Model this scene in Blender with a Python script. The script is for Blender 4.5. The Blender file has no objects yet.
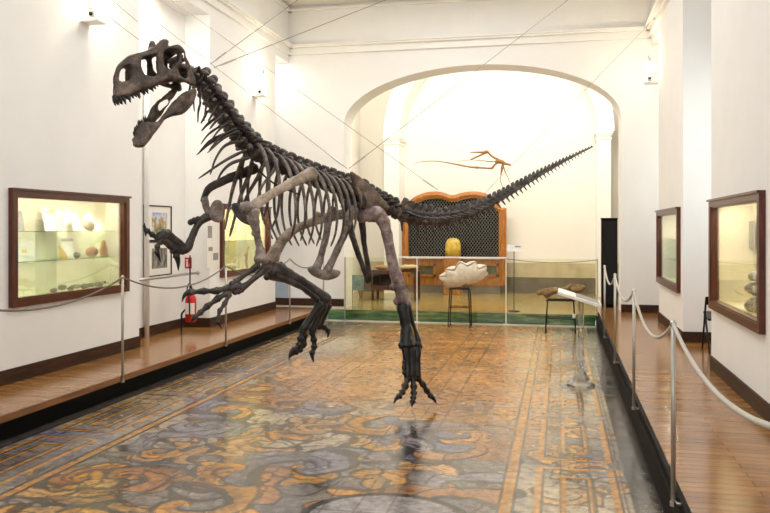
import bpy, bmesh, math, random
import numpy as np
from mathutils import Vector, Matrix, noise
random.seed(7)
S = bpy.context.scene
COL = S.collection
PI = math.pi
V = Vector
# ------------------------------------------------------------------ camera model (metres)
F, VPX, HY, H = 800.0, 560.0, 229.0, 1.72
TH = math.atan((VPX-385)/F)
cT, sT = math.cos(TH), math.sin(TH)
CAM = V((0, 0, H))
def P(px, py, d):
    xc = (px-385)/F*d
    return V((xc*cT-d*sT, xc*sT+d*cT, H-(py-HY)/F*d))
def onX(px, py, X):
    r = P(px, py, 1)-CAM
    return CAM+r*(X/r.x)
def onY(px, py, Y):
    r = P(px, py, 1)-CAM
    return CAM+r*(Y/r.y)
def onZ(px, py, z):
    r = P(px, py, 1)-CAM
    return CAM+r*((z-H)/r.z)

# ------------------------------------------------------------------ materials
def new_mat(name):
    m = bpy.data.materials.new(name); m.use_nodes = True
    nt = m.node_tree
    b = nt.nodes['Principled BSDF']
    return m, nt, b
def srgb(r, g, b):
    f = lambda c: (c/255/12.92) if c <= 10 else ((c/255+0.055)/1.055)**2.4
    return (f(r), f(g), f(b), 1)
def simple(name, rgb, rough=0.6, metal=0.0, var=0.12, scale=20.0, bump=0.0, spec=0.5, detail=4):
    m, nt, b = new_mat(name)
    N = nt.nodes; L = nt.links
    tc = N.new('ShaderNodeTexCoord')
    nz = N.new('ShaderNodeTexNoise'); nz.inputs['Scale'].default_value = scale; nz.inputs['Detail'].default_value = detail
    L.new(tc.outputs['Object'], nz.inputs['Vector'])
    cr = N.new('ShaderNodeValToRGB')
    c = srgb(*rgb)
    cr.color_ramp.elements[0].position = 0.3; cr.color_ramp.elements[1].position = 0.7
    cr.color_ramp.elements[0].color = (c[0]*(1-var), c[1]*(1-var), c[2]*(1-var), 1)
    cr.color_ramp.elements[1].color = (min(1, c[0]*(1+var)), min(1, c[1]*(1+var)), min(1, c[2]*(1+var)), 1)
    L.new(nz.outputs['Fac'], cr.inputs['Fac']); L.new(cr.outputs['Color'], b.inputs['Base Color'])
    b.inputs['Roughness'].default_value = rough; b.inputs['Metallic'].default_value = metal
    b.inputs['Specular IOR Level'].default_value = spec
    if bump:
        bp = N.new('ShaderNodeBump'); bp.inputs['Strength'].default_value = bump; bp.inputs['Distance'].default_value = 0.01
        L.new(nz.outputs['Fac'], bp.inputs['Height']); L.new(bp.outputs['Normal'], b.inputs['Normal'])
    return m
def bone_mat(name, dark, mid, light, rough=0.5, scale=7):
    m, nt, b = new_mat(name)
    N = nt.nodes; L = nt.links
    tc = N.new('ShaderNodeTexCoord')
    n1 = N.new('ShaderNodeTexNoise'); n1.inputs['Scale'].default_value = scale; n1.inputs['Detail'].default_value = 6; n1.inputs['Roughness'].default_value = 0.65
    n2 = N.new('ShaderNodeTexNoise'); n2.inputs['Scale'].default_value = scale*9; n2.inputs['Detail'].default_value = 5
    L.new(tc.outputs['Object'], n1.inputs['Vector']); L.new(tc.outputs['Object'], n2.inputs['Vector'])
    cr = N.new('ShaderNodeValToRGB'); e = cr.color_ramp.elements
    e[0].position = 0.33; e[0].color = srgb(*dark); e[1].position = 0.68; e[1].color = srgb(*light)
    k = e.new(0.5); k.color = srgb(*mid)
    mx = N.new('ShaderNodeMath'); mx.operation = 'MULTIPLY_ADD'; mx.inputs[1].default_value = 0.35; 
    L.new(n2.outputs['Fac'], mx.inputs[0])
    sub = N.new('ShaderNodeMath'); sub.operation = 'SUBTRACT'; sub.inputs[1].default_value = 0.175
    L.new(n1.outputs['Fac'], sub.inputs[0]); L.new(sub.outputs[0], mx.inputs[2])
    L.new(mx.outputs[0], cr.inputs['Fac']); L.new(cr.outputs['Color'], b.inputs['Base Color'])
    bp = N.new('ShaderNodeBump'); bp.inputs['Strength'].default_value = 0.6; bp.inputs['Distance'].default_value = 0.008
    L.new(mx.outputs[0], bp.inputs['Height']); L.new(bp.outputs['Normal'], b.inputs['Normal'])
    b.inputs['Roughness'].default_value = rough
    return m
def wood_mat(name, dark, light, rough=0.3, axis='X', scale=3.0, stretch=12, spec=0.5):
    m, nt, b = new_mat(name)
    N = nt.nodes; L = nt.links
    tc = N.new('ShaderNodeTexCoord'); mp = N.new('ShaderNodeMapping')
    sc = [stretch]*3; sc['XYZ'.index(axis)] = 1.0
    mp.inputs['Scale'].default_value = sc
    L.new(tc.outputs['Object'], mp.inputs['Vector'])
    nz = N.new('ShaderNodeTexNoise'); nz.inputs['Scale'].default_value = scale; nz.inputs['Detail'].default_value = 6; nz.inputs['Distortion'].default_value = 0.6
    L.new(mp.outputs['Vector'], nz.inputs['Vector'])
    cr = N.new('ShaderNodeValToRGB'); e = cr.color_ramp.elements
    e[0].position = 0.3; e[0].color = srgb(*dark); e[1].position = 0.7; e[1].color = srgb(*light)
    L.new(nz.outputs['Fac'], cr.inputs['Fac']); L.new(cr.outputs['Color'], b.inputs['Base Color'])
    b.inputs['Roughness'].default_value = rough; b.inputs['Specular IOR Level'].default_value = spec
    return m
def emit_mat(name, rgb, strength):
    m, nt, b = new_mat(name)
    b.inputs['Base Color'].default_value = srgb(*rgb)
    b.inputs['Emission Color'].default_value = srgb(*rgb)
    b.inputs['Emission Strength'].default_value = strength
    return m
def glass_mat(name, tint=(1, 1, 1, 1), refl=0.08, rough=0.02):
    m = bpy.data.materials.new(name); m.use_nodes = True
    nt = m.node_tree; N = nt.nodes; L = nt.links; N.clear()
    out = N.new('ShaderNodeOutputMaterial'); mix = N.new('ShaderNodeMixShader')
    tr = N.new('ShaderNodeBsdfTransparent'); tr.inputs['Color'].default_value = tint
    gl = N.new('ShaderNodeBsdfGlossy'); gl.inputs['Roughness'].default_value = rough
    lw = N.new('ShaderNodeLayerWeight'); lw.inputs['Blend'].default_value = 0.25
    ma = N.new('ShaderNodeMath'); ma.operation = 'MULTIPLY_ADD'; ma.inputs[1].default_value = 0.6; ma.inputs[2].default_value = refl*0.4; ma.use_clamp = True
    L.new(lw.outputs['Fresnel'], ma.inputs[0]); L.new(ma.outputs[0], mix.inputs['Fac'])
    L.new(tr.outputs[0], mix.inputs[1]); L.new(gl.outputs[0], mix.inputs[2]); L.new(mix.outputs[0], out.inputs['Surface'])
    return m

M = {}
M['wall'] = simple('wall_plaster', (243, 242, 239), 0.85, var=0.015, scale=2.5, spec=0.2)
M['wall_back'] = simple('apse_plaster', (246, 241, 230), 0.85, var=0.02, scale=1.2, spec=0.2)
M['ceil'] = simple('ceiling_plaster', (244, 240, 228), 0.9, var=0.01, scale=2, spec=0.2)
M['trim'] = simple('stucco_trim', (246, 244, 238), 0.8, var=0.01, scale=3, spec=0.2)
M['dado_tan'] = simple('dado_tan', (206, 189, 158), 0.7, var=0.14, scale=3.0)
M['dado_gray'] = simple('dado_gray', (120, 108, 96), 0.6, var=0.25, scale=3.5)
M['base'] = wood_mat('skirting_wood', (42, 25, 15), (76, 46, 27), 0.55, 'Y', 3, spec=.25)
M['black'] = simple('black_paint', (4, 4, 4), 0.6, var=0.3, scale=12, spec=.12)
M['frame'] = wood_mat('mahogany', (62, 26, 14), (104, 48, 26), 0.3, 'Y', 4)
M['frame2'] = wood_mat('mahogany_upright', (62, 26, 14), (104, 48, 26), 0.3, 'Z', 4)
M['case'] = simple('case_lining', (244, 236, 210), 0.8, var=0.03, scale=3)
M['steel'] = simple('brushed_steel', (190, 188, 184), 0.28, 1.0, var=0.06, scale=30)
M['post'] = simple('satin_post', (178, 174, 166), 0.35, 0.75, var=0.06, scale=30)
M['rope'] = simple('grey_rope', (196, 190, 178), 0.85, var=0.15, scale=160, bump=0.3)
M['rope_dark'] = simple('charcoal_rope', (128, 120, 110), 0.85, var=0.15, scale=160, bump=0.3)
M['cable'] = simple('steel_cable', (158, 150, 140), 0.5, 0.3, var=0.1, scale=50)
M['glass'] = glass_mat('clear_glass', (0.97, 0.98, 0.96, 1), 0.05)
M['glass_green'] = glass_mat('barrier_glass', (0.94, 0.96, 0.88, 1), 0.08)
M['glass_shelf'] = glass_mat('shelf_glass', (0.75, 0.88, 0.78, 1), 0.2)
M['acrylic'] = glass_mat('acrylic', (0.9, 0.92, 0.93, 1), 0.3, 0.05)
M['white'] = simple('white_enamel', (238, 238, 235), 0.4, var=0.02, scale=8)
M['paper'] = simple('paper', (240, 236, 226), 0.8, var=0.03, scale=40)
M['greycard'] = simple('printed_card', (150, 146, 138), 0.7, var=0.4, scale=90)
M['red'] = simple('red_enamel', (196, 20, 22), 0.3, var=0.05, scale=10)
M['bulb'] = emit_mat('lamp_glow', (255, 236, 196), 18)
M['lens'] = simple('dark_lens', (20, 20, 24), 0.1, var=0.1)
M['b_dark'] = bone_mat('bone_dark', (27, 23, 22), (54, 47, 44), (92, 82, 76), 0.42)
M['b_vert'] = bone_mat('bone_vertebra', (32, 26, 24), (60, 52, 47), (108, 96, 87), 0.42, 9)
M['b_skull'] = bone_mat('bone_skull', (38, 29, 24), (74, 60, 51), (124, 105, 91), 0.45, 8)
M['b_mid'] = bone_mat('bone_grey', (76, 66, 61), (130, 117, 109), (176, 162, 152), 0.5)
M['b_light'] = bone_mat('bone_pale', (112, 97, 84), (166, 149, 132), (206, 190, 172), 0.55)
M['b_femur'] = bone_mat('bone_purplish', (74, 58, 56), (134, 114, 110), (182, 164, 156), 0.55, 10)
M['b_rib'] = bone_mat('bone_rib', (46, 40, 36), (92, 82, 75), (150, 137, 126), 0.45)
M['b_ilium'] = bone_mat('bone_ilium', (50, 38, 30), (92, 74, 60), (136, 114, 96), 0.5)
M['b_black'] = bone_mat('bone_black', (6, 5, 5), (13, 11, 11), (27, 24, 24), 0.32)
M['tooth'] = simple('tooth_dark', (30, 25, 22), 0.3, var=0.2, scale=60)
M['b_tan'] = simple('bone_tan', (150, 104, 54), 0.6, var=0.3, scale=30)
M['iron'] = simple('black_iron', (20, 19, 20), 0.4, 0.4, var=0.2, scale=20)

# ------------------------------------------------------------------ objects
ORG = {}
def props(o, label=None, cat=None, group=None, kind=None):
    if label: o['label'] = label
    if cat: o['category'] = cat
    if group: o['group'] = group
    if kind: o['kind'] = kind
    return o
def thing(name, label, cat, loc=(0, 0, 0), group=None):
    o = bpy.data.objects.new(name, None); COL.objects.link(o)
    o.location = loc; o.empty_display_size = 0.1
    ORG[o] = V(loc)
    return props(o, label, cat, group)
def smoothed(pts, n=6, closed=False):
    """Catmull-Rom through a list of equal-length tuples"""
    A = [np.array(p, float) for p in pts]
    out = []
    m = len(A)
    rng = range(m) if closed else range(m-1)
    for i in rng:
        if closed:
            p0, p1, p2, p3 = A[i-1], A[i], A[(i+1) % m], A[(i+2) % m]
        else:
            p1, p2 = A[i], A[i+1]
            p0 = A[i-1] if i > 0 else 2*p1-p2
            p3 = A[i+2] if i+2 < m else 2*p2-p1
        for k in range(n):
            t = k/n
            out.append(0.5*((2*p1)+(-p0+p2)*t+(2*p0-5*p1+4*p2-p3)*t*t+(-p0+3*p1-3*p2+p3)*t**3))
    if not closed: out.append(A[-1])
    return out
class MB:
    def __init__(s): s.v = []; s.f = []; s.col = None
    def add(s, vs, fs):
        k = len(s.v); s.v.extend([tuple(q) for q in vs]); s.f.extend([tuple(i+k for i in q) for q in fs]); return s
    def box(s, x0, x1, y0, y1, z0, z1):
        x0, x1 = min(x0, x1), max(x0, x1); y0, y1 = min(y0, y1), max(y0, y1); z0, z1 = min(z0, z1), max(z0, z1)
        return s.add([(x0,y0,z0),(x1,y0,z0),(x1,y1,z0),(x0,y1,z0),(x0,y0,z1),(x1,y0,z1),(x1,y1,z1),(x0,y1,z1)],
                     [(0,3,2,1),(4,5,6,7),(0,1,5,4),(1,2,6,5),(2,3,7,6),(3,0,4,7)])
    def obox(s, c, ax, ay, az):
        """oriented box: centre and three half-axis vectors"""
        c, ax, ay, az = V(c), V(ax), V(ay), V(az)
        vs = [c+ax*i+ay*j+az*k for k in (-1, 1) for (i, j) in ((-1,-1),(1,-1),(1,1),(-1,1))]
        return s.add(vs, [(0,3,2,1),(4,5,6,7),(0,1,5,4),(1,2,6,5),(2,3,7,6),(3,0,4,7)])
    def tube(s, pts, r, seg=8, flat=1.0, side=None, jit=0.0, caps=True):
        """swept tube; r scalar/list; flat = ratio of the second half-axis; side = direction of the flattened axis"""
        pts = [V(p) for p in pts]; n = len(pts)
        rs = [r]*n if not hasattr(r, '__len__') else list(r)
        fl = [flat]*n if not hasattr(flat, '__len__') else list(flat)
        vs = []; fs = []
        prev = None
        rings = []
        for i, p in enumerate(pts):
            t = (pts[min(i+1, n-1)]-pts[max(i-1, 0)])
            t = t.normalized() if t.length > 1e-9 else V((0, 0, 1))
            if side is not None:
                b = V(side)-t*V(side).dot(t)
                if b.length < 1e-3: b = t.orthogonal()
                b.normalize(); a = b.cross(t).normalized()
            else:
                if prev is None: a = t.orthogonal().normalized()
                else:
                    a = prev-t*prev.dot(t)
                    a = a.normalized() if a.length > 1e-6 else t.orthogonal().normalized()
                b = t.cross(a).normalized()
            prev = a
            rings.append((p, a, b, t))
        def ring(p, a, b, ra, rb):
            k = len(vs)
            for j in range(seg):
                g = 2*PI*j/seg
                q = p+a*(math.cos(g)*ra)+b*(math.sin(g)*rb)
                if jit:
                    d = noise.noise_vector(q*22.0)*jit*ra
                    q = q+d
                vs.append(q)
            return k
        ids = []
        if caps:
            p, a, b, t = rings[0]; ids.append(ring(p-t*rs[0]*0.45, a, b, rs[0]*0.6, rs[0]*0.6*fl[0]))
        for i, (p, a, b, t) in enumerate(rings): ids.append(ring(p, a, b, rs[i], rs[i]*fl[i]))
        if caps:
            p, a, b, t = rings[-1]; ids.append(ring(p+t*rs[-1]*0.45, a, b, rs[-1]*0.6, rs[-1]*0.6*fl[-1]))
        for u, w in zip(ids, ids[1:]):
            for j in range(seg):
                k = (j+1) % seg
                fs.append((u+j, u+k, w+k, w+j))
        fs.append(tuple(ids[0]+j for j in reversed(range(seg)))); fs.append(tuple(ids[-1]+j for j in range(seg)))
        return s.add(vs, fs)
    def ball(s, c, r, seg=10, rings=7, ax=None, jit=0.0):
        c = V(c); rr = (r, r, r) if not hasattr(r, '__len__') else r
        X, Y, Z = ax if ax else (V((1,0,0)), V((0,1,0)), V((0,0,1)))
        vs = [c+Z*rr[2]]
        for i in range(1, rings):
            a = PI*i/rings
            for j in range(seg):
                g = 2*PI*j/seg
                d = X*(math.sin(a)*math.cos(g)*rr[0])+Y*(math.sin(a)*math.sin(g)*rr[1])+Z*(math.cos(a)*rr[2])
                if jit: d = d*(1+jit*noise.noise((c+d)*14))
                vs.append(c+d)
        vs.append(c-Z*rr[2]); fs = []
        for j in range(seg): fs.append((0, 1+j, 1+(j+1) % seg))
        for i in range(rings-2):
            for j in range(seg):
                a = 1+i*seg+j; b = 1+i*seg+(j+1) % seg
                fs.append((a, a+seg, b+seg, b))
        k = 1+(rings-2)*seg
        for j in range(seg): fs.append((k+j, len(vs)-1, k+(j+1) % seg))
        return s.add(vs, fs)
    def lathe(s, c, prof, seg=14):
        """profile of (radius, z) about the vertical through c"""
        c = V(c); vs = []; fs = []
        for r, z in prof:
            for j in range(seg):
                g = 2*PI*j/seg; vs.append(c+V((r*math.cos(g), r*math.sin(g), z)))
        for i in range(len(prof)-1):
            for j in range(seg):
                k = (j+1) % seg
                fs.append((i*seg+j, i*seg+k, (i+1)*seg+k, (i+1)*seg+j))
        fs.append(tuple(reversed(range(seg)))); fs.append(tuple((len(prof)-1)*seg+j for j in range(seg)))
        return s.add(vs, fs)
    def prism(s, poly, off):
        """closed polygon of 3-D points extruded by a vector"""
        poly = [V(p) for p in poly]; off = V(off); n = len(poly)
        vs = poly+[p+off for p in poly]
        fs = [tuple(range(n)), tuple(range(2*n-1, n-1, -1))]+[(i, i+n, (i+1) % n+n, (i+1) % n) for i in range(n)]
        return s.add(vs, fs)
    def build(s, name, mat, parent=None, smooth=False, label=None, cat=None, group=None, kind=None, bevel=0):
        me = bpy.data.meshes.new(name)
        vs = [V(q) for q in s.v]
        if parent is not None: org = ORG[parent]
        elif kind == 'structure': org = V((0, 0, 0))
        else:
            xs = [q.x for q in vs]; ys = [q.y for q in vs]; zs = [q.z for q in vs]
            org = V(((min(xs)+max(xs))/2, (min(ys)+max(ys))/2, min(zs)))
        me.from_pydata([q-org for q in vs], [], s.f)
        bm = bmesh.new(); bm.from_mesh(me); bmesh.ops.recalc_face_normals(bm, faces=bm.faces); bm.to_mesh(me); bm.free()
        if smooth: me.polygons.foreach_set('use_smooth', [True]*len(me.polygons))
        me.materials.append(mat)
        o = bpy.data.objects.new(name, me); COL.objects.link(o)
        ORG[o] = org
        if parent is not None: o.parent = parent
        else: o.location = org
        if bevel:
            bv = o.modifiers.new('bevel', 'BEVEL'); bv.width = bevel; bv.segments = 2; bv.limit_method = 'ANGLE'
        return props(o, label, cat, group, kind)
def struct(name, mb, mat, **k): return mb.build(name, mat, kind='structure', **k)
ORD = ['nearest', 'second', 'third', 'fourth', 'fifth', 'sixth', 'seventh', 'eighth', 'ninth', 'tenth']

# ================================================================== THE SETTING
XL, XR = -5.15, 1.57            # wall planes
XE, XF = -4.34, 0.641           # platform edges
ZP = 0.24                       # platform height
YB, YA, YC, YE = -3.0, 14.8, 15.4, 19.3   # behind camera, arch wall front / back, apse end wall
ZC = 6.05
LP1, LP2 = 9.13, (11.2, 14.04)
RP1, RP2 = 9.04, (11.05, 13.65)
LINT = 4.95

# ---- majolica floor: painted scrollwork baked into a fine colour grid (pigment only)
def floor_paint(X, Y):
    sh = X.shape
    rgb = np.zeros(sh+(3,))
    lin = lambda c: np.array(srgb(*c)[:3])
    cream, ochre, blue, terra, dark, grey = [lin(c) for c in ((198,180,150),(212,146,44),(100,108,142),(178,118,62),(34,28,26),(120,112,108))]
    rs = np.random.RandomState(5)
    def fbm(x, y, k, oct=4):
        r = np.random.RandomState(k); out = 0; amp = 1
        for o in range(oct):
            f = 2.0**o
            for q in range(4):
                a = r.uniform(0, 2*PI); ph = r.uniform(0, 2*PI); w = r.uniform(.7, 1.4)*f
                out = out+amp*np.sin(w*(x*np.cos(a)+y*np.sin(a))+ph+1.3*np.sin(w*.7*(x*np.sin(a)-y*np.cos(a))+ph*2))/4
            amp *= .55
        return out
    n1 = fbm(X*1.6, Y*1.6, 1); n2 = fbm(X*4, Y*4, 2); n3 = fbm(X*2.2, Y*2.2, 3)
    base = cream+(grey-cream)*np.clip(.5+.9*n1, 0, 1)[..., None]
    base = base+(blue-base)*np.clip(1.3*n3-.25, 0, .85)[..., None]
    rgb[:] = base
    # acanthus scrolls: many spirals, each a rolled band in ochre with dark outlines
    sp = []
    for q in range(125):
        sp.append((rs.uniform(-3.3, -.5), rs.uniform(3.6, 10.2), rs.uniform(.18, .52), rs.choice([-1, 1]), rs.uniform(0, 6.3), rs.randint(0, 4)))
    for q in range(26):
        sp.append((rs.uniform(-.2, .35), rs.uniform(3.6, 12), rs.uniform(.14, .26), rs.choice([-1, 1]), rs.uniform(0, 6.3), rs.randint(0, 3)))
    wx = X+.07*n2; wy = Y+.07*fbm(X*4, Y*4, 9)
    for (cx, cy, R, sg, ph, kind) in sp:
        dx = wx-cx; dy = wy-cy; r = np.hypot(dx, dy); a = np.arctan2(dy, dx)
        m = r < R*(1+.18*np.cos(5*a+ph))
        u = (np.log(r/R+.06)*1.15*sg*2.2+a+ph)/(2*PI); fr = u-np.floor(u)
        col = [ochre, ochre*.75+cream*.25, terra, blue*.7+cream*.3][kind]
        body = m & (fr > .12) & (fr < .62)
        shade = (.75+.4*np.sin(fr*PI*2))[..., None]
        rgb = np.where(body[..., None], rgb*.15+col*.85*shade, rgb)
        line = m & ((np.abs(fr-.12) < .045) | (np.abs(fr-.62) < .045) | (np.abs(fr-.36) < .02))
        rgb = np.where(line[..., None], dark*.74+rgb*.26, rgb)
        lob = np.abs(r-R*(1+.18*np.cos(5*a+ph))) < .012
        rgb = np.where(lob[..., None] & (rgb.sum(-1) > .1)[..., None], dark*.7+rgb*.3, rgb)
    # central medallion in blue near the camera
    ec = np.hypot((X+1.02)/.5, (Y-4.62)/.46)
    rgb = np.where((ec < 1)[..., None], (blue*.6+cream*.4)*(1+.25*n2[..., None]), rgb)
    rgb = np.where(((ec > .93) & (ec < 1.05))[..., None], dark, rgb)
    # plain terracotta field further down the hall
    fade = np.clip((Y-6.6+1.0*n1)/1.6, 0, 1)*np.clip((X+3.4+.5*n1)/.9, 0, 1)*np.clip((.05-X)/.3, 0, 1)
    field = lin((208,148,76))*(1+.16*n2[..., None])+0.05*n3[..., None]*lin((160,150,140))
    rgb = rgb+(field-rgb)*(fade*.86)[..., None]
    # framed borders along both long sides
    def band(mask, c, k=.85):
        nonlocal rgb
        rgb = np.where(mask[..., None], rgb*(1-k)+c*k, rgb)
    for x0, w in ((-.33, .085), (-3.5, .085)):
        band(np.abs(X-x0) < w/2, ochre*.95)
        band(np.abs(np.abs(X-x0)-w/2) < .010, dark, .92)
    for side in (0, 1):
        lx = X+.24 if side == 0 else -3.6-X       # distance into the border strip
        lx = np.where(lx > 0, lx*.86, lx); period = 1.5; t = (Y % period)/period
        inr = (lx > .02) & (lx < .62)
        frm = lambda a, b, c, d: (lx > a) & (lx < b) & (t > c) & (t < d)
        outer = frm(.06, .54, .06, .94); mid = frm(.105, .495, .09, .91)
        inner = frm(.2, .4, .2, .8); inn2 = frm(.235, .365, .225, .775)
        band(outer & ~mid, ochre); band(inner & ~inn2, ochre)
        for A, B in ((outer, frm(.068, .532, .066, .934)), (mid, frm(.112, .488, .095, .905)), (inner, frm(.207, .393, .205, .795)), (inn2, frm(.242, .358, .23, .77))):
            band(A & ~B, dark, .9)
        band((lx > .60) & (lx < .95), grey*.42, .85)
        band(np.abs(lx-.60) < .010, dark, .8)
    # tile joints
    T = .205
    off = (np.floor(Y/T) % 2)*0
    jx = np.abs(((X+off)/T) % 1-.5) > .485; jy = np.abs((Y/T) % 1-.5) > .488
    rgb = np.where((jx | jy)[..., None], rgb*.5, rgb)
    til = np.sin(np.floor(X/T)*12.9898+np.floor(Y/T)*78.233)*43758.5453; til = til-np.floor(til)
    rgb = rgb*(.91+.18*til)[..., None]
    return np.clip(rgb, .004, 1)
def make_floor():
    xs = np.arange(-4.55, .70, .0145)
    ys = np.concatenate([np.arange(YB, 3.9, .12), np.arange(3.9, 7.5, .016), np.arange(7.5, YA+.02, .024)])
    X, Y = np.meshgrid(xs, ys)
    nx, ny = len(xs), len(ys)
    co = np.stack([X, Y, np.zeros_like(X)], -1).reshape(-1, 3)
    i = np.arange(nx*ny).reshape(ny, nx)
    q = np.stack([i[:-1, :-1], i[:-1, 1:], i[1:, 1:], i[1:, :-1]], -1).reshape(-1, 4)
    me = bpy.data.meshes.new('floor'); me.from_pydata(co.tolist(), [], q.tolist())
    ca = me.color_attributes.new('paint', 'FLOAT_COLOR', 'POINT')
    rgb = floor_paint(X, Y).reshape(-1, 3)
    ca.data.foreach_set('color', np.concatenate([rgb, np.ones((len(rgb), 1))], 1).astype(np.float32).ravel())
    m, nt, b = new_mat('majolica'); N = nt.nodes; L = nt.links
    at = N.new('ShaderNodeAttribute'); at.attribute_name = 'paint'
    tc = N.new('ShaderNodeTexCoord')
    nz = N.new('ShaderNodeTexNoise'); nz.inputs['Scale'].default_value = 14; nz.inputs['Detail'].default_value = 7; nz.inputs['Roughness'].default_value = .7
    L.new(tc.outputs['Object'], nz.inputs['Vector'])
    cr = N.new('ShaderNodeValToRGB'); cr.color_ramp.elements[0].position = .33; cr.color_ramp.elements[0].color = (.34, .30, .28, 1)
    cr.color_ramp.elements[1].position = .62; cr.color_ramp.elements[1].color = (1.0, 1.0, 1.0, 1)
    L.new(nz.outputs['Fac'], cr.inputs['Fac'])
    mx = N.new('ShaderNodeMix'); mx.data_type = 'RGBA'; mx.blend_type = 'MULTIPLY'; mx.inputs['Factor'].default_value = 1
    L.new(at.outputs['Color'], mx.inputs['A']); L.new(cr.outputs['Color'], mx.inputs['B']); L.new(mx.outputs['Result'], b.inputs['Base Color'])
    n2 = N.new('ShaderNodeTexNoise'); n2.inputs['Scale'].default_value = 3.5; n2.inputs['Detail'].default_value = 5
    L.new(tc.outputs['Object'], n2.inputs['Vector'])
    mr = N.new('ShaderNodeMapRange'); mr.inputs['From Min'].default_value = .3; mr.inputs['From Max'].default_value = .7; mr.inputs['To Min'].default_value = .11; mr.inputs['To Max'].default_value = .28
    L.new(n2.outputs['Fac'], mr.inputs['Value']); L.new(mr.outputs['Result'], b.inputs['Roughness'])
    b.inputs['Specular IOR Level'].default_value = .55
    bp = N.new('ShaderNodeBump'); bp.inputs['Strength'].default_value = .14; bp.inputs['Distance'].default_value = .004
    L.new(nz.outputs['Fac'], bp.inputs['Height']); L.new(bp.outputs['Normal'], b.inputs['Normal'])
    me.materials.append(m)
    o = bpy.data.objects.new('floor', me); COL.objects.link(o); o['kind'] = 'structure'
make_floor()

# ---- parquet platforms
def plank_mat():
    m, nt, b = new_mat('parquet'); N = nt.nodes; L = nt.links
    tc = N.new('ShaderNodeTexCoord')
    br = N.new('ShaderNodeTexBrick'); br.inputs['Scale'].default_value = 1; br.inputs['Brick Width'].default_value = 1.1; br.inputs['Row Height'].default_value = .09
    br.inputs['Mortar Size'].default_value = .0025; br.inputs['Color1'].default_value = srgb(182, 132, 74); br.inputs['Color2'].default_value = srgb(154, 106, 56); br.inputs['Mortar'].default_value = srgb(96, 58, 30)
    L.new(tc.outputs['Object'], br.inputs['Vector'])
    mp = N.new('ShaderNodeMapping'); mp.inputs['Scale'].default_value = (2.2, 26, 1); L.new(tc.outputs['Object'], mp.inputs['Vector'])
    nz = N.new('ShaderNodeTexNoise'); nz.inputs['Scale'].default_value = 1.6; nz.inputs['Detail'].default_value = 6; L.new(mp.outputs['Vector'], nz.inputs['Vector'])
    cr = N.new('ShaderNodeValToRGB'); cr.color_ramp.elements[0].position = .3; cr.color_ramp.elements[0].color = (.62, .55, .5, 1); cr.color_ramp.elements[1].position = .7; cr.color_ramp.elements[1].color = (1, 1, 1, 1)
    L.new(nz.outputs['Fac'], cr.inputs['Fac'])
    mx = N.new('ShaderNodeMix'); mx.data_type = 'RGBA'; mx.blend_type = 'MULTIPLY'; mx.inputs['Factor'].default_value = 1
    L.new(br.outputs['Color'], mx.inputs['A']); L.new(cr.outputs['Color'], mx.inputs['B']); L.new(mx.outputs['Result'], b.inputs['Base Color'])
    b.inputs['Roughness'].default_value = .17
    b.inputs['Specular IOR Level'].default_value = .5
    return m
M['plank'] = plank_mat()
M['nosing'] = wood_mat('nosing', (104, 66, 34), (150, 98, 52), .35, 'Y', 3)
mb = MB(); mb.box(-6.1, XE, YB, 14.44, ZP-.045, ZP)
struct('floor_left_platform', mb, M['plank'])
mb = MB(); mb.box(XE, XE+.03, YB, 14.44, ZP-.055, ZP+.001); struct('trim_left_platform_nosing', mb, M['nosing'])
mb = MB(); mb.box(XE-.09, XE-.13, YB, 14.44, 0, ZP-.046); struct('trim_left_platform_plinth', mb, M['black'])
mb = MB(); mb.box(XF+.03, 2.4, YB, YA+.9, ZP-.045, ZP); struct('floor_right_platform', mb, M['plank'])
mb = MB(); mb.box(XF+.03, XF, YB, YA, ZP-.05, ZP+.001); struct('trim_right_platform_nosing', mb, M['black'])
mb = MB(); mb.box(XF-.02, XF+.02, YB, 14.6, 0, ZP-.051); struct('trim_right_platform_plinth', mb, M['black'])
# apse floor
def tile_mat():
    m, nt, b = new_mat('apse_tiles'); N = nt.nodes; L = nt.links
    tc = N.new('ShaderNodeTexCoord')
    br = N.new('ShaderNodeTexBrick'); br.offset = 0; br.inputs['Scale'].default_value = 1; br.inputs['Brick Width'].default_value = .22; br.inputs['Row Height'].default_value = .22
    br.inputs['Mortar Size'].default_value = .004; br.inputs['Color1'].default_value = srgb(186, 152, 84); br.inputs['Color2'].default_value = srgb(150, 128, 76); br.inputs['Mortar'].default_value = srgb(110, 92, 56)
    L.new(tc.outputs['Object'], br.inputs['Vector'])
    nz = N.new('ShaderNodeTexNoise'); nz.inputs['Scale'].default_value = 2.6; nz.inputs['Detail'].default_value = 6; L.new(tc.outputs['Object'], nz.inputs['Vector'])
    cr = N.new('ShaderNodeValToRGB'); e = cr.color_ramp.elements; e[0].position = .35; e[0].color = srgb(140, 150, 104); e[1].position = .65; e[1].color = srgb(216, 170, 96)
    L.new(nz.outputs['Fac'], cr.inputs['Fac'])
    mx = N.new('ShaderNodeMix'); mx.data_type = 'RGBA'; mx.inputs['Factor'].default_value = .5
    L.new(br.outputs['Color'], mx.inputs['A']); L.new(cr.outputs['Color'], mx.inputs['B']); L.new(mx.outputs['Result'], b.inputs['Base Color'])
    b.inputs['Roughness'].default_value = .16
    return m
M['tile'] = tile_mat()
mb = MB(); mb.box(-6.1, XF+.03, 14.62, YE, .10, .195); mb.box(XF+.03, 2.4, YA+.9, YE, .10, .195); struct('floor_apse', mb, M['tile'])
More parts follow.
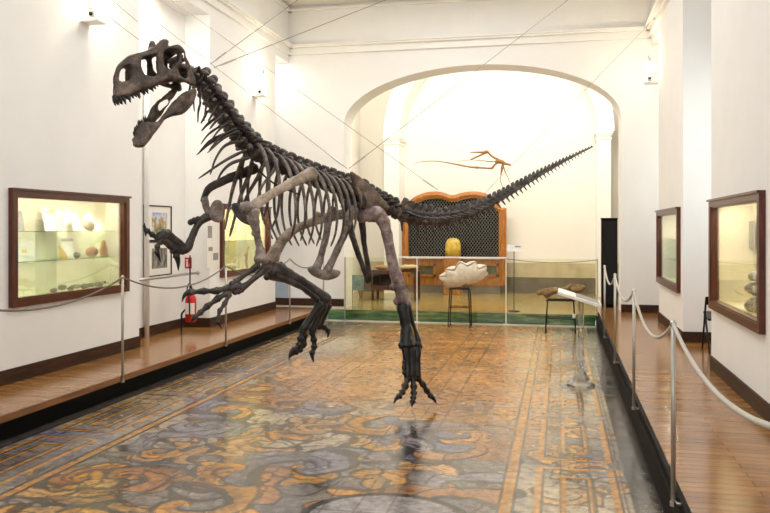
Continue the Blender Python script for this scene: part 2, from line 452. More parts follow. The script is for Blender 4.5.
def riser_mat():
    m, nt, b = new_mat('green_riser'); N = nt.nodes; L = nt.links
    tc = N.new('ShaderNodeTexCoord'); mp = N.new('ShaderNodeMapping'); mp.inputs['Scale'].default_value = (1, 1, 7); L.new(tc.outputs['Object'], mp.inputs['Vector'])
    nz = N.new('ShaderNodeTexNoise'); nz.inputs['Scale'].default_value = 2.2; nz.inputs['Detail'].default_value = 6; L.new(mp.outputs[0], nz.inputs['Vector'])
    cr = N.new('ShaderNodeValToRGB'); e = cr.color_ramp.elements
    e[0].position = .32; e[0].color = srgb(44, 62, 42); e[1].position = .68; e[1].color = srgb(178, 168, 104)
    k = e.new(.46); k.color = srgb(74, 116, 84); k = e.new(.57); k.color = srgb(104, 140, 96)
    L.new(nz.outputs['Fac'], cr.inputs['Fac']); L.new(cr.outputs['Color'], b.inputs['Base Color']); b.inputs['Roughness'].default_value = .15
    return m
M['green'] = riser_mat()
mb = MB(); mb.box(-4.30, XF-.03, 14.60, 14.64, 0, .196); struct('trim_apse_riser', mb, M['green'])
mb = MB(); mb.box(-4.30, XF-.03, 14.36, 14.56, .001, .012); struct('trim_apse_threshold', mb, simple('pale_marble', (206, 200, 188), .3, var=.1, scale=6))

# ---- long walls with embrasures
def long_wall(name, x, out, p1, p2, y3, case1, case2, zc):
    """piers with a rectangular recess each for the wall cases; x = face, out = -1 left / +1 right"""
    T = 1.0
    mb = MB()
    def bx(y0, y1, z0, z1, t0=0, t1=T): mb.box(x+out*t0, x+out*t1, y0, y1, z0, z1)
    for (y0, y1, c) in ((YB, p1, case1), (p2[0], p2[1], case2)):
        bx(y0, c[0], 0, zc); bx(c[1], y1, 0, zc)
        bx(c[0], c[1], 0, c[2]); bx(c[0], c[1], c[3], zc)
        bx(c[0], c[1], c[2], c[3], .40, T)
    ln = LINT
    bx(p1, p2[0], ln, zc); bx(p2[1], y3, ln, zc)
    return struct(name, mb, M['wall'])
CL1 = (6.72, 8.80, 1.0, 2.08); CL2 = (11.58, 13.66, 1.0, 2.08)
CR1 = (6.76, 8.90, .93, 1.99); CR2 = (11.27, 13.58, .90, 1.98)
long_wall('wall_left', XL, -1, LP1, LP2, YA, CL1, CL2, ZC)
long_wall('wall_right', XR, 1, RP1, RP2, YA, CR1, CR2, ZC)
mb = MB(); mb.box(-5.55, -5.65, LP1, LP2[0], 0, LINT); struct('wall_left_embrasure', mb, M['wall'])
mb = MB(); mb.box(-5.75, -5.85, LP2[1], YA, 0, LINT); struct('wall_left_far_embrasure', mb, M['wall'])
# right embrasures end in tall windows (daylight)
def window(i, x, y0, y1):
    mb = MB(); z0, z1 = 1.35, 4.2; m_ = .12
    mb.box(x, x+.12, y0, y1, 0, z0); mb.box(x, x+.12, y0, y1, z1, LINT)
    mb.box(x, x+.12, y0, y0+m_, z0, z1); mb.box(x, x+.12, y1-m_, y1, z0, z1)
    struct('wall_right_embrasure' if i == 1 else 'wall_right_far_embrasure', mb, M['wall'])
    f = MB(); ym = (y0+y1)/2
    f.box(x+.03, x+.08, y0+m_, y0+m_+.06, z0, z1); f.box(x+.03, x+.08, y1-m_-.06, y1-m_, z0, z1)
    f.box(x+.03, x+.08, y0+m_, y1-m_, z0, z0+.06); f.box(x+.03, x+.08, y0+m_, y1-m_, z1-.06, z1)
    f.box(x+.03, x+.08, ym-.025, ym+.025, z0, z1); f.box(x+.03, x+.08, y0+m_, y1-m_, 2.75, 2.8)
    w = struct('window_%d' % i, f, M['white'])
    g = MB(); g.box(x+.052, x+.056, y0+m_+.05, y1-m_-.05, z0+.05, z1-.05); g.build('window_pane', M['glass'], w)
window(1, 2.45, RP1, RP2[0]); window(2, 2.45, RP2[1], YA)
# solid wall behind the camera, without openings
mb = MB(); mb.box(-6.2, 2.6, YB-.15, YB, 0, ZC); struct('wall_back_of_hall', mb, M['wall'])

# ---- arch wall
AX, AZ, AR, AH = -1.49, 3.72, 2.55, 1.037
def arch_wall():
    n = 40; prof = [(AX-AR, 0)]
    for i in range(n+1):
        a = PI-PI*i/n; prof.append((AX+AR*math.cos(a), AZ+AH*math.sin(a)))
    prof.append((AX+AR, 0))
    mb = MB()
    def strip(y, flip):
        pass
    xl, xr, zt = -6.15, 2.57, ZC
    top = []
    for (x, z) in prof: top.append((x, z))
    vs = []; fs = []
    for y in (YA, YC):
        for (x, z) in prof: vs.append((x, y, z))
    m = len(prof)
    for i in range(m-1): fs.append((i, i+1, m+i+1, m+i))           # soffit
    mb.add(vs, fs)
    for y in (YA, YC):                                              # faces left, right and above the opening
        k = [(xl, y, 0), (AX-AR, y, 0), (AX-AR, y, AZ), (AX-AR, y, zt), (xl, y, zt)]
        mb.add(k, [(0, 1, 2, 3, 4)])
        k = [(xr, y, 0), (AX+AR, y, 0), (AX+AR, y, AZ), (AX+AR, y, zt), (xr, y, zt)]
        mb.add(k, [(0, 1, 2, 3, 4)])
        for i in range(1, m-2):
            (x0, z0), (x1, z1) = prof[i], prof[i+1]
            mb.add([(x0, y, z0), (x1, y, z1), (x1, y, zt), (x0, y, zt)], [(0, 1, 2, 3)])
    mb.add([(xl, YA, zt), (xr, YA, zt), (xr, YC, zt), (xl, YC, zt)], [(0, 1, 2, 3)])
    struct('wall_arch', mb, M['wall'])
arch_wall()
# cornice on three sides
mb = MB()
for (z0, z1, o) in ((5.09, 5.14, .05), (5.14, 5.22, .03), (5.22, 5.255, .09), (5.255, 5.28, .12)):
    mb.box(XL, XR, YA-o, YA, z0, z1)
    mb.box(XL, XL+o, 1, YA, z0, z1); mb.box(XR-o, XR, 1, YA, z0, z1)
struct('trim_cornice', mb, M['trim'])
mb = MB(); mb.box(XL, XR, YA-.07, YA, 5.93, 5.98); mb.box(XL, XL+.07, 1, YA, 5.93, 5.98); mb.box(XR-.07, XR, 1, YA, 5.93, 5.98)
struct('trim_upper_ledge', mb, M['trim'])
mb = MB(); mb.box(-6.2, 2.6, YB-.15, YC, ZC, ZC+.1); struct('ceiling', mb, M['ceil'])
# skirtings
bh = .14
mb = MB()
for y0, y1 in ((YB, LP1), LP2): mb.box(XL, XL+.018, y0, y1, ZP, ZP+bh)
mb.box(-5.55, -5.532, LP1, LP2[0], ZP, ZP+bh); mb.box(-5.55, XL+.018, LP2[0]-.018, LP2[0], ZP, ZP+bh)
mb.box(-5.8, AX-AR, YA-.018, YA, ZP, ZP+bh)
struct('baseboard_left', mb, M['base'])
mb = MB()
for y0, y1 in ((YB, RP1), RP2): mb.box(XR-.018, XR, y0, y1, ZP, ZP+bh)
mb.box(XR-.018, 2.45, RP2[0]-.018, RP2[0], ZP, ZP+bh)
mb.box(AX+AR, 2.4, YA-.018, YA, ZP, ZP+bh)
struct('baseboard_right', mb, M['base'])

# ---- apse behind the arch
mb = MB(); mb.box(-5.0, -4.85, YC, YE, 0, 6.4); struct('wall_apse_left', mb, M['wall_back'])
mb = MB(); mb.box(1.45, 1.6, YC, YE, 0, 6.4); struct('wall_apse_right', mb, M['wall_back'])
mb = MB(); mb.box(-5.0, 1.6, YE, YE+.15, 0, 6.4); struct('wall_apse_end', mb, M['wall_back'])
mb = MB(); mb.box(-5.0, 1.6, YC, YE+.15, 6.4, 6.5); struct('ceiling_apse', mb, M['ceil'])
zt0, zt1 = onY(550, 263, YE).z, onY(550, 277.5, YE).z
mb = MB(); mb.box(-4.85, 1.45, YE-.012, YE, zt1, zt0); struct('trim_apse_tan_dado', mb, M['dado_tan'])
mb = MB(); mb.box(-4.85, 1.45, YE-.02, YE, .195, zt1); struct('trim_apse_grey_dado', mb, M['dado_gray'])
# pilasters and the blind arch they carry in front of the end wall
YP = 18.55
pl0, pl1 = onY(384, 150, YP).x, onY(399, 150, YP).x
pr0, pr1 = onY(597, 150, YP).x, onY(611, 150, YP).x
zcap = onY(392, 140, YP).z
mb = MB()
for a, b_ in ((pl0, pl1), (pr0, pr1)):
    mb.box(a, b_, YP, YE, .195, zcap)
    for (z0, z1, o) in ((zcap-.10, zcap-.06, .02), (zcap-.02, zcap+.03, .025), (zcap+.03, zcap+.09, .05)):
        mb.box(a-o, b_+o, YP-o, YE, z0, z1)
struct('trim_apse_pilasters', mb, M['trim'])
mb = MB()
cx = (pl1+pr0)/2; r0 = (pr0-pl1)/2; r1 = r0+.38; zs = zcap+.09; n = 36; rise = 1.02
vs = []; fs = []
for i in range(n+1):
    a = PI-PI*i/n
    for y in (YP, YE):
        for r in (r0, r1): vs.append((cx+r*math.cos(a), y, zs+r*rise*math.sin(a)))
for i in range(n):
    k = i*4; q = k+4
    fs += [(k, k+1, q+1, q), (k+2, k+3, q+3, q+2), (k, k+2, q+2, q), (k+1, k+3, q+3, q+1)]
mb.add(vs, fs)
struct('trim_apse_arch_rib', mb, M['trim'])
# ================================================================== STANCHIONS AND ROPES
def post(x, y, zt, zb, label, side):
    t = thing('stanchion_post', label, 'rope post', (x, y, zb), 'rope posts along both platforms')
    mb = MB(); mb.lathe((x, y, 0), [(.013, zb), (.013, zt-.03)], 12); mb.build('pole', M['post'], t, True)
    mb = MB(); mb.lathe((x, y, 0), [(.013, zt-.032), (.018, zt-.03), (.018, zt-.012), (.012, zt-.006), (.004, zt)], 12); mb.build('finial', M['steel'], t, True)
    mb = MB(); mb.tube([(x+.0, y-.026, zt-.03), (x, y-.012, zt-.02), (x, y+.012, zt-.02), (x, y+.026, zt-.03)], .005, 6); mb.build('rope_hook', M['steel'], t, True)
    mb = MB(); mb.box(x, x+side*.05, y-.012, y+.012, zb, zb+.012); mb.lathe((x, y, 0), [(.018, zb-.004), (.018, zb+.02)], 12)
    mb.build('bracket', M['steel'], t, False)
    return t
def rope(a, b, sag, label, mat, r=.011):
    a, b = V(a), V(b); pts = []
    for i in range(25):
        u = i/24; p = a.lerp(b, u); p.z -= sag*4*u*(1-u); pts.append(p)
    mb = MB(); mb.tube(pts, r, 8)
    return mb.build('barrier_rope', mat, None, True, label, 'rope', 'barrier ropes between the posts')
RY = [2.2, 4.58, 6.95, 9.30, 11.42]; RX = XF-.04; ZT = 1.225
LY = [4.78, 7.30, 9.85, 12.40, 14.30]; LX = XE+.04; ZTL = 1.255
lab_r = ['outside the frame', 'nearest and tallest looking steel rope post on the right platform edge', 'second steel rope post from the front on the right platform edge',
         'third steel rope post from the front on the right platform edge', 'farthest steel rope post on the right platform, beside the tall black cabinet']
lab_l = ['', 'steel rope post below the right corner of the large lit showcase on the left', 'steel rope post in front of the far left showcase, behind the skeleton hand',
         'thin steel rope post on the left platform under the raised dinosaur thigh', 'last steel rope post on the left platform, next to the glass barrier']
for i in range(1, 5): post(RX, RY[i], ZT, ZP-.02, lab_r[i], 1)
for i in range(1, 5): post(LX, LY[i], ZTL, .18, lab_l[i], -1)
rl = ['thick grey rope sweeping off the right edge of the photo from the nearest right post', 'sagging grey rope between the nearest and second posts of the right platform',
      'sagging grey rope between the second and third posts of the right platform', 'short sagging grey rope at the far end of the right platform, before the black cabinet']
for i in range(4): rope((RX, RY[i+1], ZT-.02), (RX, RY[i], ZT-.02), (.13, .2, .17, .17)[i], rl[i], M['rope'])
ll = ['dark rope sagging across the large left showcase to the left edge of the photo', 'sagging rope passing the fire extinguisher between the two front left posts',
      'sagging rope before the far left showcase, behind the skeleton forearm', 'thin rope at the far end of the left platform, under the skeleton hip bones']
for i in range(4): rope((LX, LY[i], ZTL-.02), (LX, LY[i+1], ZTL-.02), .19, ll[i], M['rope_dark'], .009)

# ================================================================== WALL SHOWCASES
def frame_bars(mbs, x, out, c, w=.075, proud=.05):
    """rectangular timber moulding round the opening c=(y0,y1,z0,z1) on the wall plane x"""
    y0, y1, z0, z1 = c; xi = x-out*proud; xb = x+out*.01
    top = MB(); top.box(xi, xb, y0-w, y1+w, z1, z1+w); top.box(xi-out*.018, xi, y0-w-.015, y1+w+.015, z1+w-.022, z1+w); top.box(xi+out*.012, xb+out*.03, y0, y1, z1-.014, z1)
    low = MB(); low.box(xi, xb, y0-w, y1+w, z0-w, z0); low.box(xi+out*.012, xb+out*.03, y0, y1, z0, z0+.014)
    near = MB(); near.box(xi, xb, y0-w, y0, z0, z1); near.box(xi+out*.012, xb+out*.03, y0, y0+.014, z0+.014, z1-.014)
    far = MB(); far.box(xi, xb, y1, y1+w, z0, z1); far.box(xi+out*.012, xb+out*.03, y1-.014, y1, z0+.014, z1-.014)
    h = (top, low); v = (near, far)
    return h, v
def showcase(x, out, c, label, shelves):
    c = (c[0]+.055, c[1]-.055, c[2]+.04, c[3]-.04)
    y0, y1, z0, z1 = c; D = .37
    t = thing('wall_showcase', label, 'showcase', (x, (y0+y1)/2, z0), 'lit wooden showcases in the walls')
    h, v = frame_bars(None, x, out, c)
    for q in h: q.build('frame_rail', M['frame'], t)
    for q in v: q.build('frame_stile', M['frame2'], t)
    L_ = MB(); b = x+out*D
    L_.box(b, b+out*.012, y0-.02, y1+.02, z0-.02, z1+.02)
    L_.box(x+out*.02, b, y0-.02, y0-.004, z0-.02, z1+.02); L_.box(x+out*.02, b, y1+.004, y1+.02, z0-.02, z1+.02)
    L_.box(x+out*.02, b, y0-.02, y1+.02, z0-.02, z0-.004); L_.box(x+out*.02, b, y0-.02, y1+.02, z1+.004, z1+.02)
    L_.build('case_lining', M['case'], t)
    g = MB(); g.box(x-out*.012, x-out*.008, y0+.01, y1-.01, z0+.01, z1-.01); g.build('glass_pane', M['glass'], t)
    for zs in shelves:
        s = MB(); s.box(x+out*.09, x+out*(D-.01), y0+.01, y1-.01, zs-.004, zs+.004); s.build('glass_shelf', M['glass_shelf'], t)
    return t, c
def spot(name, loc, target, energy, size=.03, angle=1.3, col=(1, .86, .62), blend=.6):
    l = bpy.data.lights.new(name, 'SPOT'); l.energy = energy; l.color = col; l.spot_size = angle; l.spot_blend = blend; l.shadow_soft_size = size
    o = bpy.data.objects.new(name, l); COL.objects.link(o); o.location = loc
    o.rotation_euler = (V(target)-V(loc)).to_track_quat('-Z', 'Y').to_euler(); return o
def area(name, loc, target, energy, sx, sy, col=(1, 1, 1)):
    l = bpy.data.lights.new(name, 'AREA'); l.shape = 'RECTANGLE'; l.size = sx; l.size_y = sy; l.energy = energy; l.color = col
    o = bpy.data.objects.new(name, l); COL.objects.link(o); o.location = loc
    o.rotation_euler = (V(target)-V(loc)).to_track_quat('-Z', 'Y').to_euler(); return o
def rock(c, r, mat, name, label, cat, group, squash=.7, seed=0, seg=9):
    mb = MB(); c = V(c)
    mb.ball(c+V((0, 0, r*squash)), (r, r*1.05, r*squash), seg, 7)
    mb.v = [tuple(V(q)+noise.noise_vector(V(q)*(2.4/r*.35)+V((seed*3.7, 0, 0)))*r*.22) for q in mb.v]
    zmin = min(q[2] for q in mb.v); mb.v = [(q[0], q[1], q[2]-zmin+c.z+.001) for q in mb.v]
    return mb.build(name, mat, None, False, label, cat, group)
M['rock'] = simple('dark_rock', (92, 84, 74), .8, var=.5, scale=22, bump=.5)
M['rock_grey'] = simple('grey_rock', (150, 142, 130), .8, var=.4, scale=24, bump=.5)
M['rock_amber'] = simple('amber_rock', (188, 128, 66), .6, var=.45, scale=28, bump=.4)
M['rock_pale'] = simple('pale_rock', (214, 190, 146), .8, var=.25, scale=24, bump=.4)
M['ochre_card'] = simple('ochre_card', (222, 178, 70), .6, var=.2, scale=30)
M['teal'] = simple('teal_grey', (120, 140, 140), .6, var=.4, scale=30)

t, c = showcase(XL, -1, CL1, 'large lit showcase with two glass shelves of fossils on the near left wall', [1.385, 1.695])
XS = XL-.2
def card(px, py, X, w, h, mat, name, label, cat, group, lean=.0, out=-1):
    """small upright board standing on a case shelf: centre pixel, lies in the plane x = X"""
    p = onX(px, py, X); mb = MB()
    mb.obox(p, V((.004, 0, 0)), V((0, w/2, 0)), V((out*lean*h/2, 0, h/2)))
    return mb.build(name, mat, None, False, label, cat, group)
GL = 'exhibits in the near left showcase'
sh0, sh1, sh2 = c[2]+.0, 1.389, 1.699
rk = [(54, .05), (62.5, .058), (70.5, .045), (77, .05), (85, .058), (91.5, .048), (98.5, .06), (107, .062), (73.5, .038), (114, .045)]
pl = ['leftmost dark stone on the floor of the near left showcase', 'second dark stone from the left on the floor of the near left showcase', 'flat dark stone right of centre-left on the near left showcase floor',
      'dark stone set back in the middle of the near left showcase floor', 'dark stone in the front middle of the near left showcase floor', 'dark stone right of the middle on the near left showcase floor',
      'large dark stone third from the right on the near left showcase floor', 'largest dark stone, second from the right on the near left showcase floor', 'smallest dark stone behind the left ones on the near left showcase floor', 'rightmost dark stone on the floor of the near left showcase']
for i, (px, r) in enumerate(rk):
    X = XL-(.24 if i % 2 else .13) if i != 8 else XL-.32
    y = onX(px, 280, X).y
    rock((X, y, sh0-.003), r*.82, M['rock' if i % 3 else 'rock_grey'], 'fossil_stone', pl[i], 'stone', 'dark stones on the showcase floor', .62, i)
y = onX(92, 250, XS).y; mb = MB()
mb.ball((XS, y, sh1+.062), (.05, .11, .062), 14, 9); mb.v = [tuple(V(q)*1) for q in mb.v]
amm = mb.build('amber_nodule', M['rock_amber'], None, True, 'rounded amber brown fossil nodule on the middle shelf of the near left showcase', 'fossil', GL)
y = onX(105, 250, XS).y; mb = MB()
mb.prism([(XS-.015, y-.075, sh1+.0), (XS-.015, y+.07, sh1), (XS-.03, y+.055, sh1+.11), (XS-.035, y+.01, sh1+.2), (XS-.035, y-.02, sh1+.19), (XS-.03, y-.06, sh1+.09)], (.03, 0, 0))
mb.build('fossil_slab', M['rock_amber'], None, False, 'upright triangular brown fossil slab at the right end of the middle shelf', 'fossil', GL, bevel=.008)
y = onX(64, 250, XS).y; mb = MB()
mb.prism([(XS, y-.06, sh1), (XS, y+.05, sh1), (XS-.02, y+.03, sh1+.07), (XS-.04, y-.045, sh1+.15)], (.025, 0, 0))
mb.build('ochre_fossil', M['ochre_card'], None, False, 'yellow ochre fossil fragment leaning on the middle shelf of the near left showcase', 'fossil', GL, bevel=.006)
rock((XS, onX(77, 250, XS).y, sh1), .04, M['rock'], 'dark_fossil', 'small dark fossil right of the yellow fragment on the middle shelf', 'fossil', GL, .9, 3)
rock((XS, onX(89, 226, XS).y, sh2), .065, M['rock_pale'], 'pale_fossil', 'pale cream fossil lump on the top shelf of the near left showcase', 'fossil', GL, .9, 4)
XB = XL-.30
for (px, zb, w, h, mt, nm, lb) in (
    (19, sh2, .13, .21, 'greycard', 'label_board', 'grey printed board in the top left corner of the near left showcase'),
    (49, sh2, .2, .25, 'paper', 'label_board', 'white board with a yellow edge on the top shelf, left of the middle spotlight'),
    (60, sh2, .16, .22, 'paper', 'label_board', 'plain white leaning board in the middle of the top shelf'),
    (76, sh2, .15, .18, 'paper', 'label_board', 'small white board left of the pale lump on the top shelf'),
    (24, sh1, .38, .20, 'paper', 'label_board', 'wide white board with small fossils at the left of the middle shelf'),
    (67, sh1, .22, .23, 'paper', 'label_board', 'white board with a grey heading behind the yellow fragment')):
    y = onX(px, 240, XB).y; mb = MB()
    mb.obox((XB, y, zb+h/2), V((.004, 0, 0)), V((0, w/2, 0)), V((-.02, 0, h/2)))
    o = mb.build(nm, M[mt], None, False, lb, 'board', 'boards in the near left showcase')
    if mt == 'paper' and px in (67, 24, 49):
        q = MB(); hh = .035
        q.obox((XB+.005, y, zb+h*(.9 if px != 24 else .5)), V((.002, 0, 0)), V((0, w/2*(.95 if px != 24 else .2), 0)), V((-.003, 0, hh/2)))
        q.build('printed_strip', M['greycard'] if px == 67 else M['ochre_card'], o)
for i, yy in enumerate((7.15, 7.72, 8.2, 8.62)):
    spot('case_spot', (XL-.24, yy, c[3]-.01), (XL-.34, yy, 1.75), 26, .015, 1.1, (1, .93, .78))
for zz in (1.37, 1.68):
    area('case_strip', (XL-.08, 7.76, zz-.01), (XL-.3, 7.76, zz-.3), 2.2, 1.8, .02, (1, .93, .76))
area('case_strip', (XL-.08, 7.76, c[3]-.005), (XL-.3, 7.76, 1.6), 9, 1.8, .03, (1, .93, .78))

t, c = showcase(XL, -1, CL2, 'lit wooden showcase on the far left wall, partly behind the dinosaur arm bones', [1.52])
area('case_strip', (XL-.08, 12.6, c[3]-.005), (XL-.3, 12.6, 1.5), 17, 1.8, .03, (1, .84, .50))
p = onX(247, 251, XL-.2)
mb = MB()
zf = c[2]+.0
mb.tube([(p.x, p.y-.14, zf+.22), (p.x, p.y-.04, zf+.26), (p.x, p.y+.06, zf+.34)], [.012, .03, .012], 7)
mb.tube([(p.x, p.y+.06, zf+.34), (p.x, p.y+.10, zf+.37)], [.02, .012], 6)
for dy in (-.04, .02): mb.tube([(p.x, p.y+dy, zf+.25), (p.x, p.y+dy-.03, zf+.12), (p.x, p.y+dy+.01, zf)], .012, 6)
mb.build('small_skeleton_model', M['rock_amber'], None, True, 'small orange two-legged skeleton model inside the far left showcase', 'fossil')

t, c = showcase(XR, 1, CR1, 'lit showcase with grey shells on the near right wall', [])
XS = XR+.2
area('case_strip', (XR+.08, 7.85, c[3]-.005), (XR+.3, 7.85, 1.4), 12, 1.8, .03, (1, .92, .72))
spot('case_spot', (XR+.2, 7.15, c[3]-.02), (XR+.34, 7.15, 1.5), 16, .015, 1.1, (1, .88, .62))
spot('case_spot', (XR+.2, 8.3, c[3]-.02), (XR+.34, 8.3, 1.5), 12, .015, 1.2, (1, .88, .62))
p = onX(749, 238, XR+.33); mb = MB(); mb.box(p.x, p.x+.01, p.y-.22, p.y+.22, 1.52, 1.80)
mb.build('grey_display_panel', M['greycard'], None, False, 'grey panel under the spotlight in the near right showcase', 'board')
M['shell'] = simple('grey_shell', (176, 168, 156), .5, var=.35, scale=25, bump=.3)
sy = onX(756, 290, XR+.16).y
for k, (dy, z, r, lb) in enumerate(((0, 0, .10, 'lowest grey shell of the stack in the near right showcase'), (.02, .145, .09, 'middle grey shell of the stack in the near right showcase'), (-.02, .278, .075, 'topmost grey shell of the stack in the near right showcase'))):
    rock((XR+.16, sy+dy, c[2]-.003+z), r, M['shell'], 'shell_fossil', lb, 'shell', 'grey shells in the near right showcase', .68, 20+k, 12)
for (px, z, w, h, lb) in ((731, 1.22, .38, .16, 'low pale card on the back of the near right showcase'), (733, 1.47, .3, .1, 'pale card above the low one in the near right showcase')):
    p = onX(px, 260, XR+.355); mb = MB(); mb.box(p.x, p.x+.006, p.y-w/2, p.y+w/2, z-h/2, z+h/2)
    mb.build('label_board', M['paper'], None, False, lb, 'board', 'cards in the near right showcase')
mb = MB(); p = onX(741, 262, XR+.3); mb.tube([p+V((0, .06, -.07)), p+V((0, -.02, .02)), p+V((0, -.08, .06))], [.006, .011, .004], 6)
mb.build('fossil_bone', M['rock'], None, True, 'small slanting dark bone mounted below the grey panel in the near right showcase', 'fossil')

t, c = showcase(XR, 1, CR2, 'lit showcase on the far right wall beside the grey pier edge', [1.25, 1.55])
area('case_strip', (XR+.08, 12.4, c[3]-.005), (XR+.3, 12.4, 1.4), 14, 1.8, .03, (1, .95, .84))
for k, (py_, z) in enumerate(((11.75, c[2]), (11.75, 1.255), (12.2, 1.255), (11.8, 1.555))):
    rock((XR+.17, py_, z), .07, M['rock'], 'fossil_stone', ['dark stone on the floor of the far right showcase', 'dark stone at the near end of the middle shelf, far right showcase', 'dark stone farther along the middle shelf, far right showcase', 'dark stone on the top shelf of the far right showcase'][k], 'stone', 'stones in the far right showcase', .8, 40+k)

# ================================================================== WALL FITTINGS
def wall_lamp(px, py, x, out, labels, cone):
    """shelf bracket carrying a small security camera, and the glowing lamp above it"""
    p = onX(px, py, x); y, z = p.y, p.z
    t = thing('security_camera', labels[0], 'camera', (x-out*.15, y, z), 'white cameras high on the piers')
    mb = MB(); mb.box(x, x-out*.22, y-.09, y+.09, z-.075, z-.055); mb.build('wall_bracket', M['white'], t, bevel=.004)
    mb = MB(); mb.lathe((x-out*.12, y, z), [(.018, -.056), (.018, -.02)], 10); mb.build('stem', M['white'], t, True)
    mb = MB(); mb.obox((x-out*.14, y-.02, z+.005), V((.035, 0, 0)), V((0, .085, .0)), V((0, 0, .035))); b = mb.build('housing', M['white'], t, bevel=.012)
    mb = MB(); mb.tube([(x-out*.14, y-.10, z+.002), (x-out*.14, y-.122, z)], [.024, .02], 12); mb.build('lens', M['lens'], b, True)
    t = thing('wall_lamp', labels[1], 'lamp', (x, y+.1, z+.2), 'glowing wall lamps above the cameras')
    mb = MB(); mb.box(x, x-out*.05, y+.06, y+.14, z+.12, z+.30); mb.tube([(x-out*.04, y+.1, z+.2), (x-out*.12, y+.1, z+.2)], .012, 8); mb.build('wall_mount', M['white'], t, bevel=.004)
    mb = MB(); mb.lathe((x-out*.13, y+.1, z+.13), [(.03, 0), (.055, .02), (.065, .08), (.055, .14), (.025, .17)], 14); mb.build('glass_bulb', M['bulb'], t, True)
    mb = MB(); mb.lathe((x-out*.13, y+.1, z+.30), [(.027, 0), (.032, .03), (.02, .07), (.006, .12)], 12); mb.build('cap', M['steel'], t, True)
    l = bpy.data.lights.new('wall_lamp_light', 'POINT'); l.energy = 13; l.color = (1, .87, .64); l.shadow_soft_size = .07
    o = bpy.data.objects.new('wall_lamp_light', l); COL.objects.link(o); o.location = (x-out*.26, y+.1, z+.28)
wall_lamp(85, 17, XL, -1, ('white security camera on a bracket high on the near left pier', 'glowing lamp at the top edge of the near left pier'), 0)
wall_lamp(254, 93, XL, -1, ('small white security camera behind the dinosaur neck on the far left pier', 'glowing lamp on the far left pier behind the dinosaur neck'), 0)
wall_lamp(658, 79, XR, 1, ('white security camera high on the far right pier', 'glowing lamp above the camera on the far right pier'), 0)

# near-left embrasure: pipe, posters, handrail, extinguisher, sign, notice panel
XNB = -5.55
yy = onX(146, 150, XNB+.04).y
mb = MB(); mb.lathe((XNB+.05, yy, 0), [(.035, ZP), (.035, LINT)], 14)
mb.build('wall_pipe', M['white'], None, True, 'white vertical pipe in the corner of the left window niche', 'pipe')
def poster(px0, px1, z0, z1, top):
    y0 = onX(px0, 230, XNB).y; y1 = onX(px1, 230, XNB).y
    t = thing('framed_poster', 'upper framed print with a tree under blue sky in the left niche' if top else 'lower framed print with a dark grey scene in the left niche', 'poster', (XNB, (y0+y1)/2, z0), 'two framed posters in the left niche')
    mb = MB(); w = .014
    mb.box(XNB, XNB+.03, y0, y1, z1-w, z1); mb.box(XNB, XNB+.03, y0, y1, z0, z0+w); mb.box(XNB, XNB+.03, y0, y0+w, z0+w, z1-w); mb.box(XNB, XNB+.03, y1-w, y1, z0+w, z1-w)
    mb.build('frame', M['black'], t)
    mb = MB(); mb.box(XNB+.004, XNB+.016, y0+w, y1-w, z0+w, z1-w); mb.build('mat_board', M['paper'], t)
    m, nt, b = new_mat('print_top' if top else 'print_low'); N = nt.nodes; L = nt.links
    tc = N.new('ShaderNodeTexCoord'); nz = N.new('ShaderNodeTexNoise'); nz.inputs['Scale'].default_value = 9 if top else 14; nz.inputs['Detail'].default_value = 5
    L.new(tc.outputs['Object'], nz.inputs['Vector'])
    sp = N.new('ShaderNodeSeparateXYZ'); L.new(tc.outputs['Object'], sp.inputs[0])
    cr = N.new('ShaderNodeValToRGB'); e = cr.color_ramp.elements
    if top:
        e[0].position = .3; e[0].color = srgb(96, 104, 60); e[1].position = .75; e[1].color = srgb(120, 156, 206)
        k = e.new(.48); k.color = srgb(176, 150, 96); k = e.new(.58); k.color = srgb(205, 214, 226)
        ad = N.new('ShaderNodeMath'); ad.operation = 'MULTIPLY_ADD'; ad.inputs[1].default_value = .75
        su = N.new('ShaderNodeMath'); su.operation = 'SUBTRACT'; su.inputs[1].default_value = .17
        L.new(sp.outputs['Z'], ad.inputs[0]); L.new(nz.outputs['Fac'], su.inputs[0]); L.new(su.outputs[0], ad.inputs[2]); L.new(ad.outputs[0], cr.inputs['Fac'])
    else:
        mp = N.new('ShaderNodeMapping'); mp.inputs['Scale'].default_value = (1, 2.2, .6); L.new(tc.outputs['Object'], mp.inputs['Vector']); L.new(mp.outputs[0], nz.inputs['Vector'])
        e[0].position = .38; e[0].color = srgb(44, 44, 40); e[1].position = .66; e[1].color = srgb(168, 164, 150)
        L.new(nz.outputs['Fac'], cr.inputs['Fac'])
    L.new(cr.outputs['Color'], b.inputs['Base Color']); b.inputs['Roughness'].default_value = .3
    dy = (y1-y0); dz = (z1-z0)
    mb = MB(); mb.box(XNB+.016, XNB+.018, y0+dy*.26, y1-dy*.16, z0+dz*.22, z1-dz*.2); mb.build('print', m, t)
zt = onX(156, 205.5, XNB).z; zm = onX(156, 241, XNB).z; zb = onX(156, 276, XNB).z
poster(143.5, 170, zm+.004, zt, True); poster(143.5, 170, zb, zm-.004, False)
y1 = onX(201, 275, XL-.06).y; z = onX(142, 280, XL-.06).z
mb = MB(); mb.tube([(XL-.11, LP1-.0, z), (XL-.11, y1, z)], .02, 10); mb.ball((XL-.11, y1, z), .03, 10, 7)
mb.build('handrail_bar', M['steel'], None, True, 'short grey metal bar across the left niche below the posters', 'handrail')
